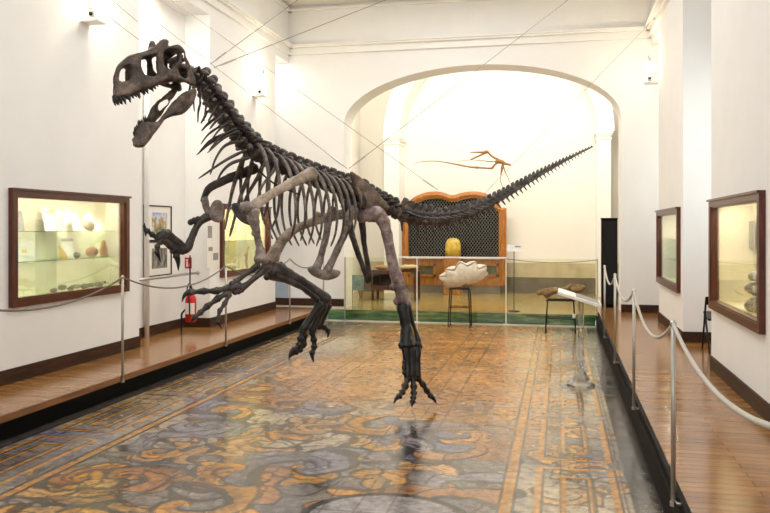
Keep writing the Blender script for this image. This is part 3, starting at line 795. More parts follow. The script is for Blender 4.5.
# stand with the extinguisher
p = onX(190, 320, XL-.03); yx = p.y; xx = p.x
t = thing('extinguisher_stand', 'black tubular stand holding the red fire extinguisher', 'stand', (xx, yx, ZP))
mb = MB(); mb.tube([(xx, yx, ZP+.36), (xx, yx, ZP+1.10)], .011, 8); mb.build('pole', M['iron'], t, True)
mb = MB(); pb = onX(181.5, 333, xx)
mb.tube(smoothed([(xx, yx, ZP+.40), (xx, yx-.05, ZP+.37), (xx, pb.y+.02, ZP+.30), (xx, pb.y, ZP+.22), (xx, pb.y, ZP+.0)], 4), .013, 8); mb.build('foot', M['iron'], t, True)
mb = MB(); zr = onX(188, 293, xx).z; R = .13
mb.tube([V((xx+.0, yx+math.cos(a)*R*.6-.02, zr+math.sin(a)*R)) for a in [PI*1.15-PI*1.3*k/16 for k in range(17)]], .010, 7); mb.build('ring', M['iron'], t, True)
zc0 = onX(190, 322, xx+.09).z; zc1 = onX(190, 293, xx+.09).z; xe = xx+.09; ye = onX(190.8, 320, xx+.09).y
t = thing('fire_extinguisher', 'red fire extinguisher with a white label on the black stand at left', 'fire extinguisher', (xe, ye, zc0))
hh = zc1-zc0; r = .078
mb = MB(); mb.lathe((xe, ye, zc0), [(.06, 0), (r, .015), (r, hh*.78), (r*.85, hh*.88), (.035, hh*.95), (.03, hh)], 20); mb.build('cylinder', M['red'], t, True)
mb = MB(); n = 9; a0 = -PI*.75
vs = []; fs = []
for i in range(n):
    a = a0+i*PI*.62/(n-1)
    for zz in (hh*.28, hh*.66): vs.append((xe+math.cos(a)*(r+.002), ye+math.sin(a)*(r+.002), zc0+zz))
for i in range(n-1): fs.append((2*i, 2*i+2, 2*i+3, 2*i+1))
mb.add(vs, fs); mb.build('label', M['paper'], t, True)
mb = MB(); mb.lathe((xe, ye, zc0+hh), [(.02, 0), (.022, .03), (.012, .045)], 10); mb.obox((xe+.02, ye-.03, zc0+hh+.045), V((.008, 0, 0)), V((0, .055, .01)), V((0, 0, .006))); mb.build('valve_handle', M['iron'], t)
mb = MB(); mb.tube(smoothed([(xe, ye-.02, zc0+hh+.02), (xe+.01, ye-.09, zc0+hh-.01), (xe+.03, ye-.105, zc0+hh*.6), (xe+.03, ye-.1, zc0+hh*.25)], 4), .010, 7); mb.build('hose', M['iron'], t, True)
# red sign on the reveal of the far pier
p0 = onY(183.5, 257.5, LP2[0]-.01); p1 = onY(191.5, 268.5, LP2[0]-.01)
t = thing('fire_sign', 'square red fire extinguisher sign with white symbol on the niche side', 'sign', ((p0.x+p1.x)/2, p0.y, p1.z))
mb = MB(); mb.box(p0.x, p1.x, p0.y, p0.y+.009, p1.z, p0.z); mb.build('sign_plate', M['red'], t)
w = p1.x-p0.x; hz = p0.z-p1.z; xm = p0.x+w*.45; yk = p0.y-.002
mb = MB(); mb.box(xm-w*.075, xm+w*.075, yk, yk+.001, p1.z+hz*.16, p1.z+hz*.62); mb.box(xm-w*.05, xm+w*.05, yk, yk+.001, p1.z+hz*.62, p1.z+hz*.74)
mb.box(xm-w*.16, xm+w*.14, yk, yk+.001, p1.z+hz*.74, p1.z+hz*.82); mb.prism([(xm+w*.2, yk, p1.z+hz*.2), (xm+w*.32, yk, p1.z+hz*.2), (xm+w*.27, yk, p1.z+hz*.5)], (0, .001, 0))
mb.build('symbol', M['white'], t)
# notice panel with three prints
def onwall(px, py): return onX(px, py, XL+.006)
a = onwall(206.9, 223); b = onwall(218.6, 267)
t = thing('notice_panel', 'white notice panel with three small prints on the far left pier', 'notice', (XL, (a.y+b.y)/2, b.z))
mb = MB(); mb.box(XL+.001, XL+.008, a.y, b.y, onwall(213, 268).z, onwall(213, 222).z); mb.build('backing', M['paper'], t)
for (x0, y0_, x1, y1_) in ((207.6, 226, 211.8, 238), (208.4, 247, 212.4, 251), (213, 253, 218, 260)):
    q0 = onwall(x0, y0_); q1 = onwall(x1, y1_); mb = MB(); mb.box(XL+.008, XL+.010, q0.y, q1.y, onwall((x0+x1)/2, y1_).z, onwall((x0+x1)/2, y0_).z); mb.build('print', M['greycard'], t)
# blue-grey low panel in the far-left niche
p0 = onY(275, 280, YA-.03); p1 = onY(288.5, 303, YA-.03)
mb = MB(); mb.box(p0.x, p1.x, p0.y, YA-.002, ZP+.14, p0.z)
mb.build('radiator_panel', simple('blue_grey_panel', (166, 178, 190), .5, var=.1, scale=8), None, False, 'low blue-grey panel at the far end of the left platform', 'panel', bevel=.01)
# folding chair by the right niche
cx, cy = onZ(700, 351, ZP).x+.21, onZ(700, 351, ZP).y
t = thing('folding_chair', 'black metal folding chair half hidden by the near right pier', 'chair', (cx, cy, ZP))
for dx in (-.16, .16):
    mb = MB(); mb.tube([(cx+dx, cy+.14, ZP), (cx+dx, cy-.02, ZP+.42), (cx+dx, cy-.12, ZP+.66)], .012, 7); mb.build('leg', M['iron'], t, True)
    mb = MB(); mb.tube([(cx+dx*.85, cy-.2, ZP), (cx+dx*.85, cy+.06, ZP+.40)], .012, 7); mb.build('leg', M['iron'], t, True)
mb = MB(); mb.obox((cx, cy-.02, ZP+.43), V((.15, 0, 0)), V((0, .16, .03)), V((0, 0, .012))); mb.build('seat', M['iron'], t)
mb = MB(); mb.obox((cx, cy-.115, ZP+.62), V((.17, 0, 0)), V((0, .012, 0)), V((0, -.02, .05))); mb.build('backrest', M['iron'], t)

# ================================================================== APSE FURNITURE
# tall black cabinet
p0 = onY(602, 218, 15.6); p1 = onY(617.5, 308, 15.6)
t = thing('black_cabinet', 'tall narrow black cabinet standing at the right side of the arch', 'cabinet', ((p0.x+p1.x)/2, 15.8, ZP))
w0, w1 = p0.x, p1.x
mb = MB(); mb.box(w0, w1, 15.62, 16.0, ZP+.04, p0.z-.02); mb.build('body', M['black'], t, bevel=.006)
mb = MB(); mb.box(w0-.01, w1+.01, 15.6, 16.01, p0.z-.02, p0.z); mb.build('top', M['black'], t)
mb = MB(); mb.box(w0+.01, w1-.01, 15.64, 15.99, ZP-.045, ZP+.04); mb.build('plinth', M['black'], t)
mb = MB(); mb.box(w0+.015, w1-.015, 15.606, 15.62, ZP+.06, p0.z-.05); mb.build('door', simple('black_gloss', (8, 7, 7), .3, var=.2, spec=.3), t)
mb = MB(); mb.box(w0+.03, w0+.04, 15.595, 15.606, 1.1, 1.25); mb.build('handle', M['iron'], t)

# carved timber cabinet with wire-mesh opening
YG = 18.98
def G(px, py): return onY(px, py, YG)
OUT = [(402, 285), (402, 213), (404, 208), (410, 201), (418, 195.5), (428, 192.3), (437, 191.6), (445, 193), (450, 195), (455, 195), (461, 193.2), (470, 191.6), (480, 192), (489, 195), (496, 201), (499.5, 207), (506.5, 208), (506.5, 285)]
INN = [(408.5, 258), (408.5, 214), (411, 208.5), (416, 204), (422, 200.5), (430, 198.6), (437, 198.2), (444, 199.3), (449, 201.5), (456, 201.5), (462, 199.5), (470, 198), (478, 198.2), (486, 200.5), (492, 205), (495, 210), (499, 212), (499, 258)]
t = thing('grille_cabinet', 'large golden wood cabinet with a double-curved top and black wire grille', 'cabinet', (G(453, 285).x, YG, .195))
M['gold_wood'] = wood_mat('honey_wood', (138, 80, 28), (204, 134, 60), .3, 'Z', 5)
n_ = 70
so = [V((q[0], YG, q[1])) for q in smoothed([(G(*p).x, G(*p).z) for p in OUT[1:-1]], 5)]
si = [V((q[0], YG, q[1])) for q in smoothed([(G(*p).x, G(*p).z) for p in INN[1:-1]], 5)]
def resample(poly, n):
    d = [0]
    for a_, b_ in zip(poly, poly[1:]): d.append(d[-1]+(b_-a_).length)
    out = []
    for i in range(n):
        u = d[-1]*i/(n-1); k = 0
        while k < len(d)-2 and d[k+1] < u: k += 1
        f = (u-d[k])/max(1e-9, d[k+1]-d[k]); out.append(poly[k].lerp(poly[k+1], f))
    return out
so = [G(*OUT[0])]+resample(so, n_)+[G(*OUT[-1])]; si = [V((G(*INN[0]).x, YG, G(403, 285).z))]+resample(si, n_)+[V((G(*INN[-1]).x, YG, G(403, 285).z))]
mb = MB(); vs = []; fs = []
for q, r_ in zip(so, si):
    m1 = q.lerp(r_, .5)
    for p_, dy in ((q, .05), (q, -.06), (m1, -.10), (r_, -.06), (r_, .05)): vs.append(p_+V((0, dy, 0)))
for i in range(len(so)-1):
    for k in range(4): fs.append((i*5+k, i*5+k+1, i*5+5+k+1, i*5+5+k))
mb.add(vs, fs); mb.build('frame', M['gold_wood'], t, False)
mb = MB(); mb.prism([q+V((0, .10, 0)) for q in si], (0, .12, 0)); mb.build('dark_interior', M['black'], t)
# diamond mesh clipped to the opening
poly = [(q.x, q.z) for q in si]; poly2 = poly
def inside(x, z):
    c_ = False; n = len(poly2); j = n-1
    for i in range(n):
        xi, zi = poly2[i]; xj, zj = poly2[j]
        if (zi > z) != (zj > z) and x < (xj-xi)*(z-zi)/(zj-zi)+xi: c_ = not c_
        j = i
    return c_
x0, x1 = poly[0][0], poly[-1][0]; z0, z1 = G(450, 257.5).z, max(q[1] for q in poly)
M['mesh'] = simple('wire_mesh', (150, 150, 142), .4, .6, var=.15, scale=20)
mb = MB(); step = .072; slope = 1.35
for sg in (1, -1):
    k = -60
    while k < 120:
        cc = x0+k*step; run = None; N_ = 150
        for i in range(N_+1):
            z = z0+(z1-z0)*i/N_; x = cc+sg*(z-z0)/slope
            ok = inside(x, z) and x0 < x < x1
            if ok and run is None: run = V((x, YG+.03, z))
            if run is not None and (not ok or i == N_):
                e = V((x, YG+.03, z))
                if (e-run).length > .03: mb.tube([run, e], .0042, 4, caps=False)
                run = None
        k += 1
mb.build('wire_mesh', M['mesh'], t)
zb0, zb1 = G(450, 285).z, G(450, 257.5).z
mb = MB(); mb.box(x0, x1, YG-.06, YG+.2, zb0, zb1)
mb.build('lower_panel', M['gold_wood'], t)
mb = MB(); mb.box(x0-.04, x1+.04, YG-.13, YG-.05, zb1-.03, zb1+.012); mb.build('sill', simple('pale_sill', (222, 196, 150), .4), t)
mb = MB(); mb.box(x0-.03, x1+.03, YG-.05, YG+.25, .19, zb0); mb.build('plinth', M['dado_gray'], t)
for (a, b_) in ((409, 436), (480, 499)):
    q0, q1 = G(a, 263.5), G(b_, 276.5); mb = MB(); w = .05; yy = YG-.062
    mb.box(q0.x, q1.x, yy-.03, yy, q0.z-w, q0.z); mb.box(q0.x, q1.x, yy-.03, yy, q1.z, q1.z+w); mb.box(q0.x, q0.x+w, yy-.03, yy, q1.z, q0.z); mb.box(q1.x-w, q1.x, yy-.03, yy, q1.z, q0.z)
    f = mb.build('niche_frame', M['gold_wood'], t)
    mb = MB(); mb.box(q0.x+w, q1.x-w, yy-.008, yy, q1.z+w, q0.z-w); mb.build('niche_panel', simple('moss_panel', (84, 86, 62), .3, var=.5, scale=9), f)
# golden bell-shaped glass dome before the grille
p0 = onY(445.3, 257, 18.6); p1 = onY(461, 238, 18.6); w = p1.x-p0.x
M['gold'] = simple('amber_gilt', (206, 176, 74), .35, var=.35, scale=9)
t = thing('amber_dome', 'golden arched dome standing in front of the black grille', 'dome', ((p0.x+p1.x)/2, 18.6, .195))
cxx = (p0.x+p1.x)/2; hgt = p1.z-p0.z
mb = MB(); rr = w/2; mb.lathe((cxx, 18.6, p0.z), [(rr, 0), (rr, hgt*.55), (rr*.94, hgt*.75), (rr*.75, hgt*.91), (rr*.4, hgt*.985), (.01, hgt)], 20); mb.build('dome', M['gold'], t, True)
mb = MB(); mb.box(cxx-.2, cxx+.2, 18.4, 18.8, .196, p0.z); mb.build('pedestal', M['gold_wood'], t, bevel=.01)

# display table at left with a dark drawer front and pale slab on top
YT = 16.6
q0, q1 = onY(371, 270, YT), onY(416, 272, YT); zT = q0.z
t = thing('display_table', 'dark wooden display table behind the standing dinosaur leg', 'table', ((q0.x+q1.x)/2, YT+.3, .195))
mb = MB(); mb.box(q0.x-.03, q1.x+.03, YT-.02, YT+.6, zT-.03, zT); mb.build('tabletop', M['frame'], t)
mb = MB(); xm = onY(393, 280, YT).x; mb.box(q0.x, xm, YT, YT+.58, .42, zT-.03); mb.build('cupboard', M['frame'], t)
mb = MB(); mb.box(q0.x+.05, xm-.03, YT-.012, YT, .52, zT-.09); mb.build('door', M['black'], t)
for (lx, ly) in ((q0.x+.03, YT+.04), (q1.x-.03, YT+.04), (q0.x+.03, YT+.54), (q1.x-.03, YT+.54)):
    mb = MB(); mb.box(lx-.025, lx+.025, ly-.025, ly+.025, .195, zT-.03 if lx > xm else .42); mb.build('leg', M['frame'], t)
a = onY(403, 272, YT+.2)
mb = MB(); mb.ball((a.x+.12, YT+.25, zT+.055), (.22, .16, .055), 16, 8, jit=.3); zmn = min(q[2] for q in mb.v); mb.v = [(q[0], q[1], q[2]-zmn+zT+.001) for q in mb.v]
mb.build('pale_fossil_slab', M['rock_pale'], None, True, 'pale flat fossil lying on the right end of the dark display table', 'fossil')
mb = MB(); mb.ball((q0.x+.2, YT+.25, zT+.04), (.18, .14, .045), 16, 8, jit=.4); zmn = min(q[2] for q in mb.v); mb.v = [(q[0], q[1], q[2]-zmn+zT+.001) for q in mb.v]
mb.build('brown_fossil_slab', M['rock_amber'], None, True, 'brown flat fossil lying on the left end of the dark display table', 'fossil')
# small framed board on a stand at far left of the apse
YS = 17.2
q0, q1 = onY(351, 275, YS), onY(363.5, 290, YS)
t = thing('picture_stand', 'low stand with a blue-grey picture board left of the display table', 'stand', ((q0.x+q1.x)/2, YS, .195))
mb = MB(); mb.obox(((q0.x+q1.x)/2, YS, (q0.z+q1.z)/2), V(((q1.x-q0.x)/2, 0, 0)), V((0, .012, 0)), V((0, .04, (q0.z-q1.z)/2))); mb.build('board', M['teal'], t)
for xx_ in (q0.x+.03, q1.x-.03):
    mb = MB(); mb.tube([(xx_, YS+.0, q1.z+.02), (xx_, YS-.03, .195)], .012, 6); mb.build('leg', M['iron'], t, True)
mb = MB(); mb.tube([((q0.x+q1.x)/2, YS+.02, q1.z+.1), ((q0.x+q1.x)/2, YS+.26, .195)], .012, 6); mb.build('leg', M['iron'], t, True)
# label on a thin pole behind the barrier
YL = 15.0
q0, q1 = onY(507, 244.8, YL), onY(522, 251.5, YL); qx = onY(514, 250, YL).x
t = thing('label_stand', 'small white label on a thin dark pole behind the glass barrier', 'label stand', (qx, YL, .195))
mb = MB(); mb.tube([(qx, YL, .2), (qx, YL, q1.z)], .008, 7); mb.build('pole', M['iron'], t, True)
mb = MB(); mb.lathe((qx, YL, .195), [(.11, 0), (.11, .012), (.02, .02)], 16); mb.build('base', M['iron'], t, True)
mb = MB(); mb.obox(((q0.x+q1.x)/2, YL-.01, (q0.z+q1.z)/2), V(((q1.x-q0.x)/2, 0, 0)), V((0, .006, 0)), V((0, .02, (q0.z-q1.z)/2))); pl_ = mb.build('label_plate', M['white'], t)
mb = MB(); mb.box(qx+.02, q1.x-.02, YL-.03, YL-.028, (q0.z+q1.z)/2+.02, (q0.z+q1.z)/2+.04); mb.build('printed_strip', M['greycard'], pl_)

# glass barrier
YB_ = 14.46
bx = [onY(p, 300, YB_).x for p in (345, 417, 506, 597.5)]; zg = 1.19
t = thing('glass_barrier', 'low glass barrier with a white top rail across the arch', 'barrier', ((bx[0]+bx[-1])/2, YB_, .012))
for i in range(3):
    mb = MB(); mb.box(bx[i]+.012, bx[i+1]-.012, YB_-.005, YB_+.005, .05, zg); mb.build('glass_panel', M['glass_green'], t)
for i, x_ in enumerate(bx):
    mb = MB(); mb.box(x_-.009, x_+.009, YB_-.009, YB_+.009, .012, zg+.01); mb.box(x_-.05, x_+.05, YB_-.05, YB_+.05, .012, .02); mb.build('upright', M['white'] if 0 < i < 3 else M['post'], t)
mb = MB(); mb.box(onY(398, 258, YB_).x, bx[2]+.014, YB_-.02, YB_+.02, zg, zg+.028); mb.build('top_rail', M['white'], t)
rope((bx[2]+.012, YB_-.02, zg+.0), (bx[3]-.012, YB_-.02, zg-.01), .06, 'thin dark rope sagging along the right pane of the glass barrier', M['rope_dark'], .006)

# giant clam on its black stand
def iron_stool(cx, cy, w, d, zt, zbar, label, nm):
    t = thing(nm, label, 'stand', (cx, cy, 0))
    for sx in (-1, 1):
        for sy in (-1, 1):
            x_, y_ = cx+sx*w/2, cy+sy*d/2
            mb = MB(); mb.tube(smoothed([(x_-sx*.02, y_, zt), (x_, y_, zt*.5), (x_+sx*.012, y_, .05), (x_+sx*.005, y_, .008)], 3), .011, 7); lg = mb.build('leg', M['iron'], t, True)
            mb = MB(); mb.ball((x_+sx*.006, y_, .016), (.02, .02, .015), 8, 6); mb.build('foot', M['iron'], lg, True)
    mb = MB()
    for sy in (-1, 1): mb.tube([(cx-w/2, cy+sy*d/2, zt), (cx+w/2, cy+sy*d/2, zt)], .012, 7)
    for sx in (-1, 1): mb.tube([(cx+sx*w/2*.95, cy-d/2, zt), (cx+sx*w/2*.95, cy+d/2, zt)], .012, 7)
    mb.build('top_frame', M['iron'], t, True)
    mb = MB()
    for sy in (-1, 1): mb.tube([(cx-w/2, cy+sy*d/2, zbar), (cx+w/2, cy+sy*d/2, zbar)], .009, 6)
    mb.build('crossbar', M['iron'], t, True)
    return t
p = onZ(460, 326.5, 0); zt = onY(461, 288.5, p.y).z
iron_stool(p.x, p.y, .36, .26, zt, onY(461, 307, p.y).z, 'black iron stand under the big white clam shell', 'shell_stand')
def clam_valve(c, R, sgn, tilt):
    """scalloped, ribbed valve, hinge at the back"""
    vs = []; fs = []; nu, nv = 12, 61
    rot = Matrix.Rotation(tilt, 3, 'X')
    for side in (0, 1):
        for i in range(nu):
            u = (i+.35)/(nu-.65)
            for j in range(nv):
                a = (j/(nv-1)-.5)*PI*1.25
                rib = math.cos(a*9.6)+.35*math.sin(a*4.1+1)
                rad = R*u*(1+.09*rib*u**1.5)
                x = math.sin(a)*rad*1.12; y = -math.cos(a)*rad*.75+R*.3
                z = sgn*(R*.50*(1-u**2.4)**.8+.045*R*rib*u*(1-u))+R*.075*u**2*rib
                if side: z -= sgn*.012
                else: z += sgn*.010
                q = rot @ V((x, y, z)); vs.append(c+q)
    k = nu*nv
    for s_ in (0, 1):
        for i in range(nu-1):
            for j in range(nv-1):
                a = s_*k+i*nv+j; fs.append((a, a+1, a+nv+1, a+nv))
    for j in range(nv-1): fs.append(((nu-1)*nv+j, (nu-1)*nv+j+1, k+(nu-1)*nv+j+1, k+(nu-1)*nv+j)); fs.append((j, j+1, k+j+1, k+j))
    for i in range(nu-1):
        a = i*nv; fs.append((a, a+nv, k+a+nv, k+a)); a = i*nv+nv-1; fs.append((a, a+nv, k+a+nv, k+a))
    return vs, fs
M['clam'] = simple('clam_shell', (226, 216, 196), .6, var=.14, scale=14, bump=.6, detail=8)
cc = onY(462.5, 275, p.y); Rr = onY(483, 275, p.y).x-cc.x
t = thing('giant_clam', 'large white ribbed clam shell on a black iron stand', 'shell', (cc.x, p.y, zt+.01))
for nm, sg, tilt, dz in (('lower_valve', -1, -.80, -.01), ('upper_valve', 1, -.86, .012)):
    vs, fs = clam_valve(V((cc.x, p.y, cc.z+dz)), Rr*1.0, sg, tilt)
    ang = math.radians(-14)
    R2 = Matrix.Rotation(ang, 3, 'Y')
    vs = [V((cc.x, p.y, cc.z))+R2 @ (V(q)-V((cc.x, p.y, cc.z))) for q in vs]
    zl = min(q.z for q in vs)
    mb = MB(); mb.add(vs, fs); mb.build(nm, M['clam'], t, True)
    if sg < 0: zl0 = zl
dzz = zt+.012-zl0; t.location.z += dzz
# second stand with a brownish fossil
p = onZ(560.5, 332, 0); zt = onY(560, 300, p.y).z
iron_stool(p.x, p.y, .46, .28, zt, onY(560, 318, p.y).z, 'black iron stand under the rough brown fossil, left of the white lectern', 'fossil_stand')
mb = MB(); a, b_ = onY(538, 294, p.y), onY(584, 288, p.y)
M['moss'] = simple('moss_bone', (142, 116, 76), .8, var=.45, scale=20, bump=.8)
mb.tube([a.lerp(b_, k/10)+V((0, .05*math.sin(k*1.1), .02*math.sin(k*2.1)-.005)) for k in range(11)], [.03, .05, .07, .065, .05, .045, .05, .065, .07, .06, .03], 10, jit=.9)
zl = min(q[2] for q in mb.v); mb.v = [(q[0], q[1], q[2]-zl+zt+.012) for q in mb.v]
mb.build('rough_fossil_bone', M['moss'], None, True, 'rough greenish brown fossil bone lying on the right black stand', 'fossil')
q = onY(574, 316, p.y-.15); mb = MB(); mb.box(q.x-.025, q.x+.025, q.y, q.y+.006, q.z-.035, q.z+.035)
mb.build('stand_tag', M['white'], None, False, 'small white tag hanging from the crossbar of the right black stand', 'tag')

M['crystal'] = glass_mat('cut_acrylic', (.93, .95, .96, 1), .7, .12)
# acrylic lectern facing the right platform
p = onZ(581, 386, 0); lx, ly = p.x, p.y
A = onY(558, 291, ly); B_ = onY(600, 304, ly)
t = thing('information_lectern', 'white slanted information panel on a clear acrylic pole by the right platform', 'lectern', (lx, ly, 0))
ax = (B_-A)/2; n_ax = V((-ax.z, 0, ax.x)).normalized()
mb = MB(); mb.obox((A+B_)/2, ax, V((0, .30, 0)), n_ax*.016); pn = mb.build('panel', M['white'], t, bevel=.004)
mb = MB(); cpt = (A+B_)/2+n_ax*.0175+ax*.38; mb.obox(cpt, ax*.55, V((0, .26, 0)), n_ax*.001); mb.build('printed_sheet', M['greycard'], pn)
mb = MB(); mb.lathe((lx, ly, 0), [(.032, .1), (.032, (A.z+B_.z)/2-.02)], 14); mb.build('acrylic_pole', M['acrylic'], t, True)
mb = MB(); mb.lathe((lx, ly, 0), [(.15, .002), (.15, .02), (.10, .07), (.06, .13), (.034, .19)], 6); mb.build('acrylic_foot', M['crystal'], t)
# ================================================================== THE DINOSAUR
KS = .727
LAT = V((.588*cT+.809*sT, .588*sT-.809*cT, 0)).normalized()      # towards the animal's left (near) side
FWD = LAT.cross(V((0, 0, 1))); FWD = -FWD if FWD.x > 0 else FWD   # towards the head
UP = V((0, 0, 1))
def B(px, py, w=0.0):
    d = (8-1.236*w)/(1-KS*(px-385)/F)
    return P(px, py, d)
DINO = thing('dinosaur_skeleton', 'large dark mounted dinosaur skeleton hanging on cables in mid-stride over the painted floor', 'dinosaur skeleton', tuple(B(375, 215)*1.0)[:2]+(0.0,))
def in_poly(xx, yy, poly):
    c_ = np.zeros(xx.shape, bool); n = len(poly); j = n-1
    for i in range(n):
        xi, yi = poly[i]; xj, yj = poly[j]
        with np.errstate(divide='ignore', invalid='ignore'):
            k = ((yi > yy) != (yj > yy)) & (xx < (xj-xi)*(yy-yi)/(yj-yi+1e-12)+xi)
        c_ ^= k; j = i
    return c_
def seg_dist(xx, yy, poly):
    d = np.full(xx.shape, 1e9); n = len(poly)
    for i in range(n):
        ax, ay = poly[i]; bx_, by = poly[(i+1) % n]
        dx, dy = bx_-ax, by-ay; l2 = dx*dx+dy*dy+1e-12
        t = np.clip(((xx-ax)*dx+(yy-ay)*dy)/l2, 0, 1)
        d = np.minimum(d, np.hypot(xx-ax-t*dx, yy-ay-t*dy))
    return d
def plate(mb, outline, holes, step, tmax, edge, mapf, sub=5):
    """rounded bone plate with openings, cut on a fine grid in side view"""
    o = [tuple(p) for p in smoothed(outline, sub, True)]; hs = [[tuple(p) for p in smoothed(h, sub, True)] for h in holes]
    A = np.array(o); x0, y0 = A.min(0)-step; x1, y1 = A.max(0)+step
    xs = np.arange(x0, x1+step, step); ys = np.arange(y0, y1+step, step)
    X, Y = np.meshgrid(xs, ys)
    ins = in_poly(X, Y, o); D = seg_dist(X, Y, o)
    for h in hs: ins &= ~in_poly(X, Y, h); D = np.minimum(D, seg_dist(X, Y, h))
    u = np.clip(D/edge, 0, 1); T = tmax*np.sqrt(np.clip(1-(1-u)**2, 0, 1))
    ny, nx = X.shape; idf = -np.ones((ny, nx), int); vs = []; fs = []
    for j in range(ny):
        for i in range(nx):
            if ins[j, i]:
                idf[j, i] = len(vs); vs.append(mapf(X[j, i], Y[j, i], T[j, i])); vs.append(mapf(X[j, i], Y[j, i], -T[j, i]))
    cell = np.zeros((ny+1, nx+1), bool)
    full = ins[:-1, :-1] & ins[1:, :-1] & ins[:-1, 1:] & ins[1:, 1:]
    cell[1:ny, 1:nx] = full
    for j in range(ny-1):
        for i in range(nx-1):
            if not full[j, i]: continue
            a, b_, c_, d = idf[j, i], idf[j, i+1], idf[j+1, i+1], idf[j+1, i]
            fs.append((a, b_, c_, d)); fs.append((a+1, d+1, c_+1, b_+1))
            if not cell[j, i+1]: fs.append((a, a+1, b_+1, b_))
            if not cell[j+2, i+1]: fs.append((d, c_, c_+1, d+1))
            if not cell[j+1, i]: fs.append((a, d, d+1, a+1))
            if not cell[j+1, i+2]: fs.append((b_, b_+1, c_+1, c_))
    used = sorted({i for f in fs for i in f}); mp = {k: n for n, k in enumerate(used)}
    mb.add([vs[k] for k in used], [tuple(mp[i] for i in f) for f in fs])
    return mb
def smooth_mod(o, it=4, f=.5):
    s = o.modifiers.new('smooth', 'SMOOTH'); s.iterations = it; s.factor = f; return o
def roughen(mb, amp, freq):
    mb.v = [tuple(V(q)+noise.noise_vector(V(q)*freq)*amp) for q in mb.v]

# ---- skull
def wsk(x): return .022+.138*min(1, max(0, (x-115)/66))**.85     # half width: narrow snout, broad back
SK_OUT = [(114.6, 96), (114.4, 90), (114.8, 83), (116.6, 73), (120, 66), (125, 61.5), (131, 57.5), (138, 54.5), (144.5, 52.6), (150, 50.5), (154.5, 46.5), (158.2, 42), (161.5, 39.6), (165.5, 39.0), (168.6, 40.8), (168.8, 44), (169.5, 46.2),
          (173.5, 44.6), (178, 44.4), (182, 47.2), (185, 52), (187.6, 58), (190, 65), (192.8, 73), (195.5, 79), (196.3, 84), (193.5, 86), (188, 84.5), (184, 82.6), (178, 81.2), (172.5, 80.2), (167.5, 80.6), (162, 82.6), (157, 85.2), (150, 88), (143, 90), (135, 93.5), (127, 96), (120, 97.5)]
SK_H = [[(119.6, 79.6), (120, 74), (123, 69), (127.5, 66), (130.4, 67), (130.2, 73), (129.3, 79), (125, 80.6)],
        [(141.2, 61), (145, 58.2), (150.5, 56.4), (155, 55.6), (156.2, 58.5), (155.6, 66), (156.4, 73), (154.5, 75.2), (150.5, 75.5), (146.5, 75), (143, 72.4), (141.2, 67)],
        [(163.5, 57), (164.5, 52.8), (168, 50.2), (172, 49.6), (175.4, 51.4), (177, 56), (176.3, 61), (173.4, 63.8), (172.2, 67.5), (169.5, 68.6), (166.2, 66), (164.4, 62)],
        [(181.8, 55), (183.5, 53.5), (184.6, 58), (184.8, 63.5), (183.2, 64.6), (182.2, 61)],
        [(178.6, 69), (182, 67.6), (185.4, 69), (187, 73.5), (186.2, 77.6), (183, 77.6), (180, 74.6)]]
SKULL = None
mb = MB()
def near_map(x, y, t): w = wsk(x); return B(x, y, w)+LAT*t
def far_map(x, y, t): w = wsk(x); return B(x, y, w)-LAT*(2*w)+LAT*t
plate(mb, SK_OUT, SK_H, .5, .026, 4.0, near_map)
plate(mb, SK_OUT, SK_H, .5, .026, 4.0, far_map)
def cross(pts, r, flat=1.0):
    """rods joining the two sides, following the upper or lower edge"""
    for (x, y) in pts:
        w = wsk(x); a = B(x, y, w); mb.tube([a-LAT*(2*w), a-LAT*w+UP*.008, a], r, 7)
top = [(116.5, 76), (118.3, 71), (121.5, 66.4), (126, 62.6), (131.5, 59), (138, 56.2), (144.5, 54.4), (150, 52.6), (156, 49), (163, 48), (170, 48.2), (176, 47.4), (181, 48.6), (184, 52.5)]
vs = []; fs = []
ts = smoothed(top, 4)
for (x, y) in ts:
    w = wsk(x); a = B(x, y, w)
    for k in range(7):
        u = k/6; q = a-LAT*(2*w*u)+UP*(.022*math.sin(PI*u)); vs.append(q+UP*.014); 
    for k in range(7):
        u = k/6; q = a-LAT*(2*w*u)+UP*(.022*math.sin(PI*u)); vs.append(q-UP*.014)
for i in range(len(ts)-1):
    for k in range(6):
        a = i*14+k; b_ = a+14; fs += [(a, a+1, b_+1, b_), (a+7, b_+7, b_+8, a+8)]
    a = i*14; b_ = a+14; fs += [(a, b_, b_+7, a+7), (a+6, a+13, b_+13, b_+6)]
e = (len(ts)-1)*14
for k in range(6): fs += [(k, k+7, k+8, k+1), (e+k, e+k+1, e+k+8, e+k+7)]
mb.add(vs, fs)
cross([(117.5, 86), (118, 91)], .02)
q0 = B(163, 42, wsk(163))-LAT*2*wsk(163); mb.tube([q0-UP*.06, q0-UP*.01, q0+UP*.035, q0+UP*.055], [.045, .042, .036, .02], 9, .6, LAT)
cross([(187.5, 66), (189.5, 71), (191.5, 76)], .032); cross([(182, 56), (184.5, 59)], .025)
# braincase and palate
a, b_ = B(190.5, 71, 0), B(170, 66, 0)
mb.tube([a, a.lerp(b_, .5)-UP*.0, b_], [.07, .055, .03], 10)
mb.tube([B(176, 78, 0), B(150, 83, 0), B(128, 86, 0)], [.035, .03, .02], 8, 2.0, LAT)
for sg in (1, -1): mb.tube([B(185, 80, 0)+LAT*(.1*sg), B(174, 74, 0)+LAT*(.07*sg), B(160, 78, 0)+LAT*(.05*sg)], [.02, .018, .012], 7)
roughen(mb, .010, 16)
SKULL = smooth_mod(mb.build('skull', M['b_skull'], DINO, True), 5)
